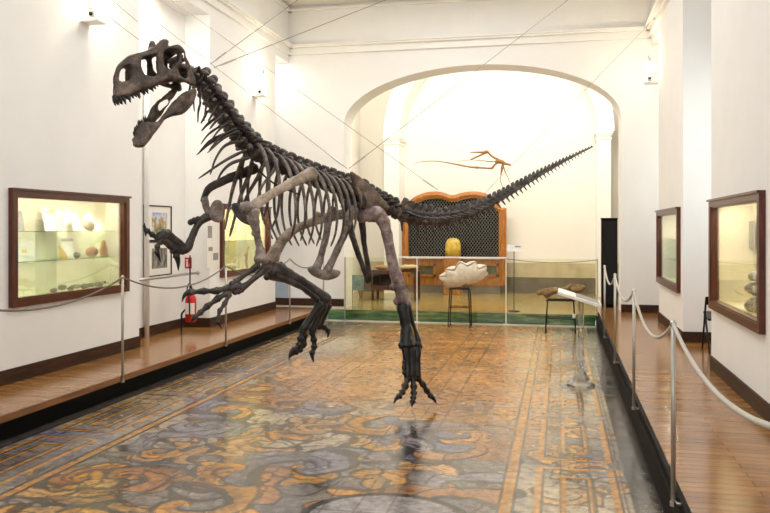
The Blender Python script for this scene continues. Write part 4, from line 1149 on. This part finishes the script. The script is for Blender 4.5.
# teeth of the upper jaw
low = smoothed([(116, 96.5), (120, 97), (127, 95.6), (135, 93), (143, 89.8), (150, 87.2), (156.5, 84.2)], 8)
low = low[::3]
for i, (x, y) in enumerate(low):
    ln = (.062+.022*math.sin(i*2.3))*(1-.4*i/len(low))
    if i == 0: ln *= 1.3
    for sg in (1, -1):
        w = wsk(x); a = B(x, y-1.2, w)-LAT*(0 if sg > 0 else 2*w)
        if sg < 0 and i % 2: continue
        mb = MB(); mb.tube([a, a-UP*ln*.5-FWD*.002, a-UP*ln*.85-FWD*.010, a-UP*ln-FWD*.018], [.0165, .0135, .007, .0015], 6, .55, LAT)
        mb.build('tooth', M['tooth'], SKULL, True, None)

# ---- lower jaw
def wj(x, y): return .035+.105*min(1, max(0, (x-135)/52))**.8
J_OUT = [(133.6, 146), (133, 142), (133.6, 136.5), (136, 130), (140, 124.2), (145.5, 121.5), (152, 121.5), (156.5, 121.8), (161, 117.5), (165, 111.8), (168.8, 106.2), (173.5, 101), (179.5, 95.6), (185.2, 91.2), (190.5, 88.4), (195, 87.8), (196.8, 92), (195.8, 98), (193.6, 103.2), (189, 109.4), (184, 113.4), (177, 116.2), (170, 118.2), (164.5, 121), (160.5, 125.8), (156.5, 131.4), (151.5, 138.2), (146.5, 144.4), (141.5, 147.6), (137, 148.2)]
FJ_OUT = [(147.2, 122), (147, 117.5), (149.2, 111), (153.5, 104.6), (158.5, 99.6), (164, 95), (169, 91.2), (174, 86.8), (178, 84.4), (179.6, 88), (176, 94.5), (172, 99.6), (169, 104.5), (165, 110), (160.5, 116.5), (155, 123), (150, 128), (147.5, 127)]
mb = MB()
plate(mb, J_OUT, [], .5, .03, 4.5, lambda x, y, t: B(x, y, wj(x, y))+LAT*t)
def fj(x, y, t):
    return B(x, y, -.10*min(1, max(0, (x-138)/36)))+LAT*t
plate(mb, FJ_OUT, [[(158.5, 107.5), (160, 103.8), (164.5, 100.8), (168.2, 100.6), (166.8, 104.2), (162.6, 108), (159.4, 110)]], .5, .024, 4, fj)
for (x, y, r) in ((136.5, 141, .035), (139, 134.5, .034), (143, 128.5, .032), (148, 124, .026)):
    mb.tube([B(x+1, y, wj(x, y)), B(x-.5, y-.5, 0), fj(max(x, 147), y-1, 0) if x > 142 else B(x-1.5, y-.8, -.03)], r, 8)
roughen(mb, .008, 16)
JAW = smooth_mod(mb.build('lower_jaw', M['b_skull'], DINO, True), 5)
for i, (x, y) in enumerate(smoothed([(134.4, 135), (137, 128.6), (140.6, 123.6), (145.5, 120.6), (150, 119.5)], 5)[::2]):
    for w in (.03, -.035):
        a = B(x+.6, y+1.2, w); mb = MB(); ln = .045+.012*math.sin(i*1.9)
        mb.tube([a, a+UP*ln*.6-LAT*0+FWD*.012, a+UP*ln+FWD*.01], [.011, .008, .0015], 6, .6, LAT); mb.build('tooth', M['tooth'], JAW, True)
mb = MB()
for q0, q1 in (((180, 85), (179, 90)), ((190.5, 85), (189, 92))):
    mb.tube([B(*q0, .06), B(*q1, .05)], .010, 6)
mb.build('jaw_support_rod', M['b_black'], DINO, True)

# ---- vertebral column
SPN = [(192, 73), (198, 81), (205, 91), (213, 103), (221, 115), (229.5, 127.5), (239, 139.5), (250, 149.5), (263, 157), (279, 165), (296, 172.4), (314, 179), (332, 185), (350, 191), (366, 197), (381, 204.5), (396, 212.5), (412, 218.5), (428, 220.5), (446, 219.2), (463, 215), (480, 208.5), (497, 199.8), (515, 189.3), (535, 177.3), (555, 166), (575, 155.5), (592.5, 146.8)]
C = [V(q) for q in [tuple(B(x, y)) for x, y in SPN]]
CV = [V(q) for q in smoothed([tuple(p) for p in C], 12)]
cum = [0]
for a, b_ in zip(CV, CV[1:]): cum.append(cum[-1]+(b_-a).length)
def at(s):
    s = max(0, min(cum[-1]-1e-6, s)); k = 0
    lo, hi = 0, len(cum)-1
    while hi-lo > 1:
        m_ = (lo+hi)//2
        if cum[m_] <= s: lo = m_
        else: hi = m_
    f = (s-cum[lo])/(cum[lo+1]-cum[lo])
    return CV[lo].lerp(CV[lo+1], f), (CV[lo+1]-CV[lo]).normalized()
def s_at_px(i): return cum[i*12]
S_NECK, S_DORS, S_SAC, S_TAIL = s_at_px(0), s_at_px(7), s_at_px(14), s_at_px(16)
def vertebra(p, t, ln, r, spine, sw, trans, kind, chev=0, lean=.0):
    """centrum, neural arch and spine, transverse processes; t points tailwards"""
    lat = (LAT-t*LAT.dot(t)).normalized(); up = lat.cross(t); up = -up if up.z < 0 else up
    mb = MB(); h = ln*.47
    mb.tube([p-t*h, p-t*h*.85, p-t*h*.2, p+t*h*.2, p+t*h*.85, p+t*h], [r*.88, r, r*.74, r*.74, r, r*.9], 10, .92, lat)
    # neural arch
    b0 = p+up*r*.7
    mb.tube([b0-t*h*.7, b0+up*r*.35, b0+t*h*.7], [r*.55, r*.62, r*.5], 8)
    tip = p+up*(r+spine)+t*(lean*spine)
    mid = p+up*(r+spine*.45)+t*(lean*spine*.4)
    if kind == 'neck':
        mb.tube([b0, mid, tip-up*spine*.2, tip], [r*.55, r*.42, r*.68, r*.6], 8, .8, lat)
        for sg in (1, -1):
            mb.tube([b0+lat*sg*r*.5, b0+lat*sg*trans*.8+t*h*.9+up*r*.45, b0+lat*sg*trans*.95+t*h*1.5+up*r*.45], [r*.42, r*.38, r*.22], 7)
            mb.tube([b0+lat*sg*r*.5, b0+lat*sg*trans*.75-t*h*1.1+up*r*.15], [r*.36, r*.24], 7)
            mb.tube([p+lat*sg*r*.7, p+lat*sg*trans*.95-up*r*.35], [r*.38, r*.3], 7)
    else:
        mb.tube([b0, mid, tip-up*spine*.12, tip], [sw*.9, sw*.8, sw*.95, sw*1.0], 8, .30 if kind != 'tail' else .34, lat)
        for sg in (1, -1):
            if trans > 0:
                q = b0+lat*sg*trans+t*h*(.5 if kind == 'dorsal' else 1.3)+up*r*(.25 if kind == 'dorsal' else -.55)
                mb.tube([b0+lat*sg*r*.3-up*r*(.0 if kind == 'dorsal' else .5), (b0+q)/2, q], [r*.42, r*.30, r*.2], 7, .55, up)
            mb.tube([b0+lat*sg*r*.35-t*h*1.2+up*r*.25, b0+lat*sg*r*.3+t*h*1.1+up*r*.35], r*.24, 6)
    roughen(mb, r*.14, 18)
    return mb.build('vertebra', M['b_vert'], DINO, True)
VERT = []
n = 10
for i in range(n):
    s = S_NECK+(S_DORS-S_NECK)*(i+.35)/n; p, t = at(s); ln = (S_DORS-S_NECK)/n*.98
    VERT.append((vertebra(p, t, ln, .059+.0016*i, .078+.010*math.sin(i*2.1), .035, .115+.003*i, 'neck', lean=.45), p, t, 'neck'))
n = 14
for i in range(n):
    s = S_DORS+(S_SAC-S_DORS)*(i+.4)/n; p, t = at(s); ln = (S_SAC-S_DORS)/n*.97
    VERT.append((vertebra(p, t, ln, .080, .042+.012*min(1, i/4), .058, .13-.002*i, 'dorsal', lean=.12), p, t, 'dorsal'))
n = 5
for i in range(n):
    s = S_SAC+(S_TAIL-S_SAC)*(i+.4)/n; p, t = at(s); ln = (S_TAIL-S_SAC)/n
    VERT.append((vertebra(p, t, ln, .070, .05, .05, .12, 'dorsal', lean=.1), p, t, 'sacral'))
# tail: shrinking vertebrae
s = S_TAIL; i = 0; ln = .098
while s < cum[-1]-.02:
    u = (s-S_TAIL)/(cum[-1]-S_TAIL); p, t = at(s+ln/2)
    r = .066*(1-u)**.95+.007
    VERT.append((vertebra(p, t, ln*.97, r, (.085 if i < 5 else .055)*(1-u)**.9+.006, .036*(1-u)+.010, (.15*(1-u)**1.2 if u < .85 else 0), 'tail', lean=(.35 if i < 5 else 1.0)), p, t, 'tail'))
    if u < .93:
        lat = (LAT-t*LAT.dot(t)).normalized(); up = lat.cross(t); up = -up if up.z < 0 else up
        a = p-up*r*.85+t*ln*.5; L_ = .075*(1-u)**.7+.012
        mb = MB(); mb.tube([a, a-up*L_*.5+t*L_*.22, a-up*L_+t*L_*.42], [r*.3+.003, r*.22+.003, r*.16+.002], 6, .6, t)
        mb.build('chevron', M['b_dark'], DINO, True)
    s += ln; ln = .098-.042*u; i += 1

# ---- ribs
def rib(pts, r0, mat=None, flat=.55, side=None, nm='rib'):
    q = smoothed([tuple(p) for p in pts], 5); q = [V(k) for k in q]; m_ = len(q)
    rs = [r0*(1.0-.35*abs(2*k/(m_-1)-.6)) for k in range(m_)]; rs[-1] *= .6
    mb = MB(); mb.tube(q, rs, 8, flat, side)
    return mb.build(nm, mat or M['b_rib'], DINO, True)
def hoop(i, p, t, W, Hh, amax, back, sg, r0):
    """rib swinging out from the vertebra and curving down"""
    pts = []; h0 = p+UP*.075
    for k in range(7):
        a = amax*k/6
        pts.append(h0+LAT*sg*(W*math.sin(a)*(1.0))-UP*(Hh*(1-math.cos(a)))+t*(back*(a/amax))+UP*.0)
    return rib(pts, r0, None, .95, t)
DV = [v for v in VERT if v[3] == 'dorsal']
for i, v in enumerate(DV[:13]):
    u = i/12; W = .17+.20*math.sin(PI*min(1, .18+u*.75)); Hh = (.24+.17*math.sin(PI*min(1, .25+u*.72)))*(1 if i < 11 else .7)
    amax = math.radians(150 if i < 3 else 142-40*max(0, u-.72)/.28)
    for sg in (1, -1):
        hoop(i, v[1], v[2], W, Hh, amax, (.14-.14*u) if i > 1 else .02, sg, .0195-.003*u)
# gracile neck ribs (pixel-traced on the near side, mirrored to the far side)
NR = [[(200.5, 86), (200.2, 97), (199.6, 110)], [(208.5, 97), (206, 107), (204, 121)], [(216.5, 106), (212.5, 114), (208, 121.5)], [(225.5, 113), (217, 120), (209.6, 129)],
      [(231.6, 121), (220, 129), (210, 142)], [(236.5, 128.5), (222, 136), (209.5, 149.5)], [(239, 131), (224, 138), (207.5, 152.8)], [(243, 141), (226, 145), (216, 158), (210.3, 174.5)], [(246, 150), (226, 160), (198.5, 178.5)], [(249, 158), (232, 163), (222, 172), (216.5, 183)]]
for k, pp in enumerate(NR):
    w = .07+.012*k
    rib([B(x, y, w) for x, y in pp], .011+.0011*k, M['b_dark'], .7, nm='neck_rib')
    if k < 7:
        rib([B(x, y, w)-LAT*2*w-UP*.02 for x, y in pp[:-1]]+[B(*pp[-1], w)-LAT*1.6*w], .010+.0011*k, M['b_dark'], .7, nm='neck_rib')

for pp, r in (([(243, 158, -.1), (239, 170, -.22), (232, 192, -.30), (225, 229, -.30)], .026), ([(252, 162, -.1), (249, 175, -.24), (240, 198, -.31), (230, 236, -.31)], .026), ([(262, 166, -.1), (258, 177, -.25), (248, 194, -.31), (239, 216, -.31)], .024),
              ([(258, 150, .12), (264, 153, .17), (265, 160, .20), (262, 171, .20)], .017), ([(268, 156, .12), (276, 160, .2), (274, 170, .24), (262, 186, .26), (257, 200, .26)], .019)):
    rib([B(*q) for q in pp], r, None, .8)
# ---- limb helper
def limb(nm, pts, radii, mat, w=None, seg=12, flat=1.0, side=None, lumps=(), parent=None, jit=.22, label=None):
    """pts = (px, py, w) knots; radii in metres at the knots; lumps = (px, py, w, r)"""
    q = smoothed([tuple(B(*p))+(r,) for p, r in zip(pts, radii)], 6)
    mb = MB(); mb.tube([V(k[:3]) for k in q], [max(.002, k[3]) for k in q], seg, flat, side, jit)
    for (x, y, ww, r) in lumps: mb.ball(B(x, y, ww), r, 12, 9, jit=.25)
    return smooth_mod(mb.build(nm, mat, parent or DINO, True, label), 2, .4)
def digit(nm, pts, r, mat, parent, claw=True):
    """toe or finger: phalanges with swollen joints, ending in a curved claw (its last two knots)"""
    mb = MB(); P_ = [B(*p) for p in pts]
    body = P_[:-1] if claw else P_
    for a, b_ in zip(body, body[1:]):
        v = b_-a; mb.tube([a+v*.04, a+v*.2, a+v*.5, a+v*.8, a+v*.96], [r*1.1, r*.95, r*.68, r*.95, r*1.15], 9)
        r *= .93
    o = mb.build(nm, mat, parent, True)
    if claw:
        e0, e1 = P_[-2], P_[-1]; q = smoothed([tuple(e0-(e1-e0)*.12), tuple(e0.lerp(e1, .45)+(UP*.16-FWD*.0)*(e1-e0).length+((e0-P_[-3]).normalized()*.12*(e1-e0).length)), tuple(e1)], 6); m_ = len(q)
        mb = MB(); mb.tube([V(k) for k in q], [r*.95*(1-(k/(m_-1))**1.4)+.0025 for k in range(m_)], 9, .75, LAT); mb.build('claw', M['b_black'], o, True)
    return o

# ---- near fore limb
limb('scapula', [(314, 173, .30), (309, 175, .31), (298, 180, .32), (284, 187, .33), (270, 195, .34), (258, 203, .35), (251, 209, .35)], [.062, .060, .050, .042, .040, .05, .064], M['b_light'], flat=.40, side=LAT, lumps=((249, 208, .34, .05),), jit=.12, label='pale tan blade of the near shoulder')
mb = MB(); plate(mb, [(231.5, 204.5), (235, 202.2), (240, 204), (246, 209.5), (251.5, 216), (254, 222), (252, 225.6), (247, 225), (240.5, 221.5), (235, 216), (232, 210)], [], .5, .03, 5, lambda x, y, t: B(x, y, .33-.006*(245-x))+LAT*t)
smooth_mod(mb.build('coracoid', M['b_dark'], DINO, True), 4)
hum = limb('humerus', [(252, 212, .38), (253.5, 219, .385), (256, 230, .39), (258.5, 243, .39), (260.5, 252, .39), (261, 259, .39)], [.066, .055, .034, .032, .044, .055], M['b_mid'], lumps=((247, 208, .37, .062), (255, 207, .36, .05), (253.8, 233, .38, .026), (258.5, 259, .38, .045), (264.5, 260, .38, .04)))
limb('radius', [(258, 265, .38), (250, 271.5, .38), (242, 277, .385), (235, 282, .39)], [.034, .022, .021, .03], M['b_dark'])
limb('ulna', [(267, 266, .36), (259, 274, .37), (250, 282, .38), (240, 290, .39)], [.05, .032, .026, .034], M['b_dark'], lumps=((268.5, 264, .36, .035),))
hand = limb('hand', [(240, 286, .39), (234, 287, .39), (228, 290, .39)], [.040, .046, .036], M['b_dark'], lumps=((238, 291, .40, .03), (232, 284, .40, .028), (229, 293, .40, .028), (235, 292, .40, .028)))
digit('finger', [(229, 287.5, .40), (216, 291, .41), (203, 291.2, .42), (190, 292.5, .42), (181.8, 302, .42)], .030, M['b_dark'], hand)
digit('finger', [(227, 293, .40), (217, 299, .41), (206.5, 307, .42), (200, 313, .42), (195, 317, .42), (191.2, 323.5, .42)], .028, M['b_dark'], hand)
digit('finger', [(230, 294, .41), (224.5, 304, .42), (219.5, 311, .43), (218.2, 318, .43), (217.8, 322, .43), (221.8, 329, .43)], .022, M['b_dark'], hand)

# ---- far fore limb
limb('scapula', [(256, 168, -.26), (246, 172, -.28), (234, 176.5, -.30), (220, 182.5, -.33), (210, 188, -.35), (205, 195, -.36), (204.5, 201, -.36)], [.05, .048, .044, .040, .036, .034, .04], M['b_dark'], flat=.4, side=LAT)
mb = MB(); plate(mb, [(211, 205), (214, 200.5), (218.5, 199.4), (222.5, 203), (224.6, 210), (224, 218), (220.4, 222.5), (214, 222), (209, 217), (209, 210)], [], .5, .04, 5, lambda x, y, t: B(x, y, -.33)+LAT*t)
smooth_mod(mb.build('coracoid', M['b_mid'], DINO, True), 4)
limb('humerus', [(217, 214, -.36), (208, 216.5, -.37), (200, 222, -.38), (194.5, 231, -.38), (191, 240, -.38), (187, 248, -.38), (181, 250, -.38)], [.060, .046, .037, .034, .034, .044, .05], M['b_dark'], lumps=((190.8, 222, -.38, .032), (194, 220.6, -.38, .034), (198, 219.6, -.38, .034)))
limb('shoulder_process', [(204.5, 198, -.36), (205.5, 204, -.36), (207.5, 210, -.36), (212, 216, -.36)], [.036, .034, .036, .05], M['b_mid'])
limb('radius', [(183, 247, -.38), (176, 241, -.38), (169, 235, -.38), (163, 233.5, -.38)], [.042, .035, .036, .046], M['b_dark'], lumps=((168, 234, -.38, .046), (161, 236.5, -.38, .05)))
limb('ulna', [(179.5, 251, -.37), (172, 247, -.37), (166, 241.5, -.37), (160.5, 239.5, -.37)], [.046, .038, .038, .04], M['b_dark'])
hand2 = limb('hand', [(167, 237, -.38), (162, 236.5, -.38), (157, 238, -.38)], [.04, .052, .04], M['b_dark'], lumps=((160, 241.5, -.37, .034),))
digit('finger', [(170, 245, -.37), (173.5, 250, -.37), (176.5, 256, -.37), (178.3, 271, -.37)], .036, M['b_dark'], hand2)
digit('finger', [(159.5, 241.5, -.37), (157.2, 247, -.37), (157, 252.5, -.37), (160.8, 262.5, -.37)], .026, M['b_dark'], hand2)
digit('finger', [(157.5, 238.5, -.39), (152, 234.5, -.39), (147.5, 230.8, -.39), (145.6, 236.5, -.39)], .026, M['b_dark'], hand2)
digit('finger', [(147.6, 231, -.39), (145.2, 230.2, -.39), (144.8, 223, -.39)], .016, M['b_dark'], hand2)

# ---- pelvis
IL = [(350.2, 171.5), (353, 171.2), (357.5, 174.5), (363, 179.2), (369, 184), (376, 190.5), (382.5, 198), (388.5, 206), (388, 209.6), (381, 209.8), (374.5, 209.2), (369, 210.8), (364.5, 211), (361, 205.5), (357.5, 198), (354, 188), (351, 179)]
for sg in (1, -1):
    mb = MB()
    if sg > 0: f = lambda x, y, t: B(x, y, .17)+LAT*t
    else: f = lambda x, y, t: B(x, y, .17)-LAT*.34+LAT*t
    plate(mb, IL, [], .6, .022, 3.5, f); roughen(mb, .008, 15)
    smooth_mod(mb.build('ilium', M['b_ilium'], DINO, True), 4)
limb('pubis', [(354, 209, .13), (349.5, 218, .12), (343.5, 236, .10), (334.5, 256, .07), (327, 271, .03)], [.055, .044, .036, .034, .045], M['b_mid'])
limb('pubis', [(333, 209, -.13), (328.5, 220, -.12), (326, 236, -.10), (321.5, 254, -.07), (316.5, 269, -.03)], [.05, .040, .033, .034, .045], M['b_mid'])
mb = MB(); plate(mb, [(308.4, 267.5), (312, 265.8), (317, 268), (323, 269.3), (329.5, 268.6), (336, 269.6), (339.8, 271.2), (338.4, 276), (334, 279), (326, 280.6), (318, 278.6), (311.6, 275.2), (308.4, 271)], [], .5, .05, 5, lambda x, y, t: B(x, y, .02)+LAT*t)
smooth_mod(mb.build('pubic_boot', M['b_mid'], DINO, True), 4)
limb('ischium', [(361, 212, .12), (362.5, 226, .11), (364.5, 246, .08), (368, 266, .05), (370, 281, .03)], [.042, .034, .026, .026, .026], M['b_dark'])
limb('ischium', [(349, 222, -.10), (351.5, 233, -.09), (357, 251, -.06), (363.5, 268, -.03), (368.5, 282, -.01)], [.042, .034, .028, .026, .030], M['b_dark'])
limb('sacral_block', [(345, 203, 0), (356, 210, 0), (368, 214, 0), (380, 216, 0)], [.06, .085, .085, .06], M['b_dark'], jit=.3)

# ---- near hind limb, hanging straight
limb('femur', [(360, 218, .12), (368, 215, .19), (377, 214, .25), (383, 221, .28), (386.8, 234, .30), (390, 250, .32), (394, 268, .34), (398.5, 284, .35), (402.5, 297, .36), (404.5, 304, .36)], [.056, .062, .070, .064, .052, .050, .054, .062, .070, .055], M['b_femur'], seg=14, lumps=((392.5, 287, .35, .036), (407, 303, .37, .048), (398.5, 301, .34, .05), (377.5, 213, .27, .068)), label='purplish grey thigh bone of the near hind leg')
limb('tibia', [(402.5, 306, .37), (404.5, 316, .39), (406.5, 328, .41), (407, 339, .43), (407.5, 346, .44)], [.066, .056, .056, .072, .085], M['b_black'], lumps=((402, 345, .43, .04),))
limb('fibula', [(408.5, 306, .39), (411.5, 318, .41), (415.5, 331, .43), (418.5, 342, .45)], [.032, .020, .019, .032], M['b_black'], lumps=((417.5, 345, .45, .046), (420, 347, .45, .028)))
mt = None
for k, (xa, xb, ww) in enumerate(((406, 408, .47), (411.5, 412.5, .49), (417, 416.8, .48))):
    o = limb('metatarsal', [(xa, 348, ww-.02), ((xa+xb)/2, 362, ww), (xb, 377, ww+.02)], [.046, .036, .040], M['b_black'])
    if k == 1: mt = o
digit('toe', [(404.5, 361, .47), (403.8, 368, .48), (404.2, 373, .49), (406, 378, .49)], .022, M['b_black'], mt)
digit('toe', [(408, 378, .49), (405, 386.5, .51), (402, 392.5, .53), (399, 396.5, .55), (393.5, 404.5, .58)], .034, M['b_black'], mt)
digit('toe', [(413, 378, .51), (413.8, 387, .54), (413.8, 393, .57), (413.2, 398, .59), (412.6, 402, .61), (411.8, 407, .63)], .034, M['b_black'], mt)
digit('toe', [(417.5, 378, .49), (423, 384.5, .51), (427, 391, .52), (430.5, 396, .53), (436.5, 404, .55)], .032, M['b_black'], mt)

# ---- far hind limb, swung forward
limb('femur', [(346, 214, -.12), (337, 215, -.19), (326, 218, -.22), (314, 221.5, -.24), (302, 226, -.25), (291, 232, -.25), (281.5, 241.5, -.25), (275.5, 251, -.25), (271.5, 260, -.25)], [.05, .05, .046, .044, .043, .046, .052, .062, .07], M['b_light'], lumps=((317.5, 215, -.24, .036), (266, 262, -.25, .05), (274, 263, -.24, .045)), label='pale grey thigh bone of the raised far hind leg')
limb('tibia', [(271, 270, -.24), (280, 272.5, -.24), (291, 277.5, -.24), (304, 285, -.24), (316, 293, -.24), (326, 300.5, -.24)], [.10, .088, .072, .064, .062, .072], M['b_dark'], lumps=((267, 277, -.22, .034), (281, 264.5, -.24, .03), (322, 303, -.22, .045)))
limb('fibula', [(277, 276, -.17), (290, 281, -.17), (305, 289.5, -.17), (318, 300, -.17)], [.034, .026, .024, .03], M['b_dark'])
mt = None
for k, (xa, ya, xb, yb, ww) in enumerate(((320, 304, 303, 330, -.16), (324, 305, 312, 331, -.22), (328, 305, 318, 328, -.28))):
    o = limb('metatarsal', [(xa, ya, ww), ((xa+xb)/2, (ya+yb)/2, ww), (xb, yb, ww)], [.046, .036, .042], M['b_black'])
    if k == 1: mt = o
digit('toe', [(303, 331, -.16), (300.5, 339, -.16), (299, 345, -.16), (294, 350, -.16), (288.8, 360, -.16)], .036, M['b_black'], mt)
digit('toe', [(305, 334, -.18), (303.5, 345, -.18), (300, 350, -.18), (296, 352.5, -.18), (289.8, 358, -.18)], .032, M['b_black'], mt)
digit('toe', [(312, 332, -.22), (314, 340, -.22), (314.2, 347, -.22), (312, 353, -.22), (313.8, 362.5, -.22)], .034, M['b_black'], mt)
digit('toe', [(319, 324, -.28), (324.5, 327.5, -.28), (328, 330.5, -.28), (327.6, 338, -.28)], .030, M['b_black'], mt)

# ---- steel armature and hanging eyes
mb = MB(); mb.tube([V(q) for q in smoothed([tuple(B(x, y, .06)) for x, y in ((226, 104), (236, 124), (246, 146), (254, 164), (272, 182), (300, 195))], 6)], .008, 7)
mb.build('armature_rod', M['b_black'], DINO, True)

# ================================================================== SUSPENSION CABLES
def cable(a, b_, label, r=.0032, fit=False):
    a, b_ = V(a), V(b_); t = thing('suspension_cable', label, 'cable', a, 'steel cables holding the dinosaur')
    mb = MB(); mb.tube([a, b_], r, 6); mb.build('wire', M['cable'], t, True)
    v = (b_-a).normalized(); mb = MB(); mb.tube([a+v*.05, a+v*.07, a+v*.21, a+v*.23], [.004, .008, .008, .004], 8); mb.build('turnbuckle', M['steel'], t, True)
    mb = MB(); mb.lathe(tuple(b_), [(.03, -.02), (.03, .02)], 10); mb.build('anchor', M['steel'], t, True)
cable(B(347, 168.5), onX(100, -22, XL+.03), 'taut steel cable from the dinosaur hips past the neck to the upper left wall')
cable(B(349, 168.5), P(682, -88, 10.2), 'taut steel cable from the dinosaur hips up across the arch to the right')
cable(B(210.5, 64), P(450, -112, 10.0), 'steeper of the two steel cables rising to the right from the dinosaur neck')
cable(B(214, 67.5), onX(718, -131, XR-.03), 'flatter of the two steel cables rising to the right from the dinosaur neck')
cable(B(438, 190), onX(150, -15, XL+.03), 'faint long steel cable from the tail base to the upper left wall')
cable(B(484, 194), onX(655, 18, XR-.03), 'thin steel cable from the middle of the tail to the upper right wall')
cable(B(163, 58, 0), onX(60, -20, XL+.03), 'steel cable from the skull roof to the upper left wall')
cable(B(206, 79, 0), onX(82, -25, XL+.03), 'steel cable from the neck behind the skull to the upper left wall')

# ================================================================== PTEROSAUR IN THE APSE
def Q(px, py, dy=0): return onY(px, py, 17.8+dy)
T = thing('pterosaur_skeleton', 'small tan flying reptile skeleton hung in the arch above the grille cabinet', 'pterosaur skeleton', tuple(Q(499, 162)))
def pt(nm, pts, rs, flat=1.0, parent=None):
    q = smoothed([tuple(Q(*p))+(r,) for p, r in zip(pts, rs)], 5); mb = MB(); mb.tube([V(k[:3]) for k in q], [k[3] for k in q], 8, flat)
    return mb.build(nm, M['b_tan'], parent or T, True)
sk = pt('skull', [(470, 152.2), (477, 152.2), (483, 152.4), (486.5, 151.8), (488.5, 152.8)], [.010, .018, .026, .038, .025])
pt('lower_jaw', [(470.5, 159.6), (476, 157.2), (482, 154.6), (486.5, 152.5)], [.014, .02, .02, .022])
pt('neck', [(488, 152), (490.5, 155), (494, 157.6), (498, 159.4)], [.022, .024, .024, .028])
pt('body', [(495.5, 162), (498, 161.4), (502, 162), (505, 163.5), (510.5, 165)], [.03, .05, .045, .03, .02])
pt('wing_arm', [(498, 162.5), (494.5, 165), (492.2, 168), (489, 168.3), (478, 167.6)], [.022, .022, .026, .02, .018])
pt('wing_finger', [(478, 167.6), (470, 167), (462, 165.5), (447, 162.6), (436, 161.2), (424, 161.4), (414, 163.2)], [.028, .018, .018, .013, .010, .008, .005])
pt('wing_arm', [(497, 161.5, .5), (490, 161.5, .6), (480, 160.4, .8)], [.012, .012, .008])
pt('wing_finger', [(480, 160.4, .8), (470, 160, 1.0), (455, 161.5, 1.15)], [.008, .006, .004])
pt('leg', [(502.5, 164.5), (502, 168.5), (500.8, 176), (500.6, 182), (504, 189)], [.022, .028, .009, .008, .005])
pt('leg', [(503, 164.5, .15), (504.5, 170, .15), (508, 178, .15), (511, 185, .15)], [.018, .012, .007, .005])
a = Q(503, 161); b_ = V((a.x, a.y, 6.4))
t = thing('suspension_wire', 'fine wire holding the small flying reptile from the apse ceiling', 'cable', a)
mb = MB(); mb.tube([a, b_], .0015, 5); mb.build('wire', M['cable'], t, True)

# ================================================================== LIGHT
S.camera = None
cd = bpy.data.cameras.new('camera'); cam = bpy.data.objects.new('camera', cd); COL.objects.link(cam)
cam.location = CAM; cam.rotation_euler = (PI/2, 0, TH)
cd.sensor_width = 36; cd.lens = F/770*36; cd.shift_y = -(256.5-HY)/770; cd.clip_end = 100
S.camera = cam
W = bpy.data.worlds.new('world'); S.world = W; W.use_nodes = True
bg = W.node_tree.nodes['Background']; bg.inputs['Color'].default_value = (.86, .92, 1, 1); bg.inputs['Strength'].default_value = 1.0
# unseen area lights added under the ceiling to brighten the hall
for (x, y, e) in ((-2.0, 0.2, 42), (-1.6, 4.6, 72), (-1.7, 9.2, 85), (-1.7, 12.4, 60)):
    area('ceiling_fill', (x, y, ZC-.05), (x, y+.01, 0), e, 3.0, 1.6, (.985, .99, 1))
# unseen fill lights added under the left niche soffits to brighten the niches
area('niche_fill', (-5.36, 9.75, LINT-.03), (-5.4, 10.3, 0), 34, .25, .9, (1, .93, .80))
area('niche_fill', (-5.45, 14.4, LINT-.03), (-5.3, 14.6, 0), 5, .3, .3, (1, .97, .92))
# fill light added behind the camera; the wall there has no windows
area('daylight_fill', (-1.8, YB+.1, 3.4), (-1.8, 6, 1.6), 125, 4.2, 2.2, (.97, .985, 1))
# daylight through the right-hand windows
area('daylight_fill', (2.75, 10.05, 2.8), (-5, 10.3, 1.2), 45, 2.6, 1.6, (.93, .97, 1))
area('daylight_fill', (2.75, 14.2, 2.8), (-5, 14.0, 1.2), 30, 2.6, .9, (.93, .97, 1))
# lamps of the apse, on the back of the arch wall
for x in (-3.4, .5):
    area('apse_light', (x, 15.55, 5.4), (x*.6-.6, 19.3, 2.2), 54, .8, .5, (1, .96, .88))
area('apse_light', (-1.5, 17.2, 6.3), (-1.5, 17.4, 0), 58, 2.5, 1.2, (1, .97, .91))
S.view_settings.view_transform = 'Standard'; S.view_settings.look = 'None'; S.view_settings.exposure = 0.3; S.view_settings.gamma = 1; S.view_settings.use_curve_mapping = False
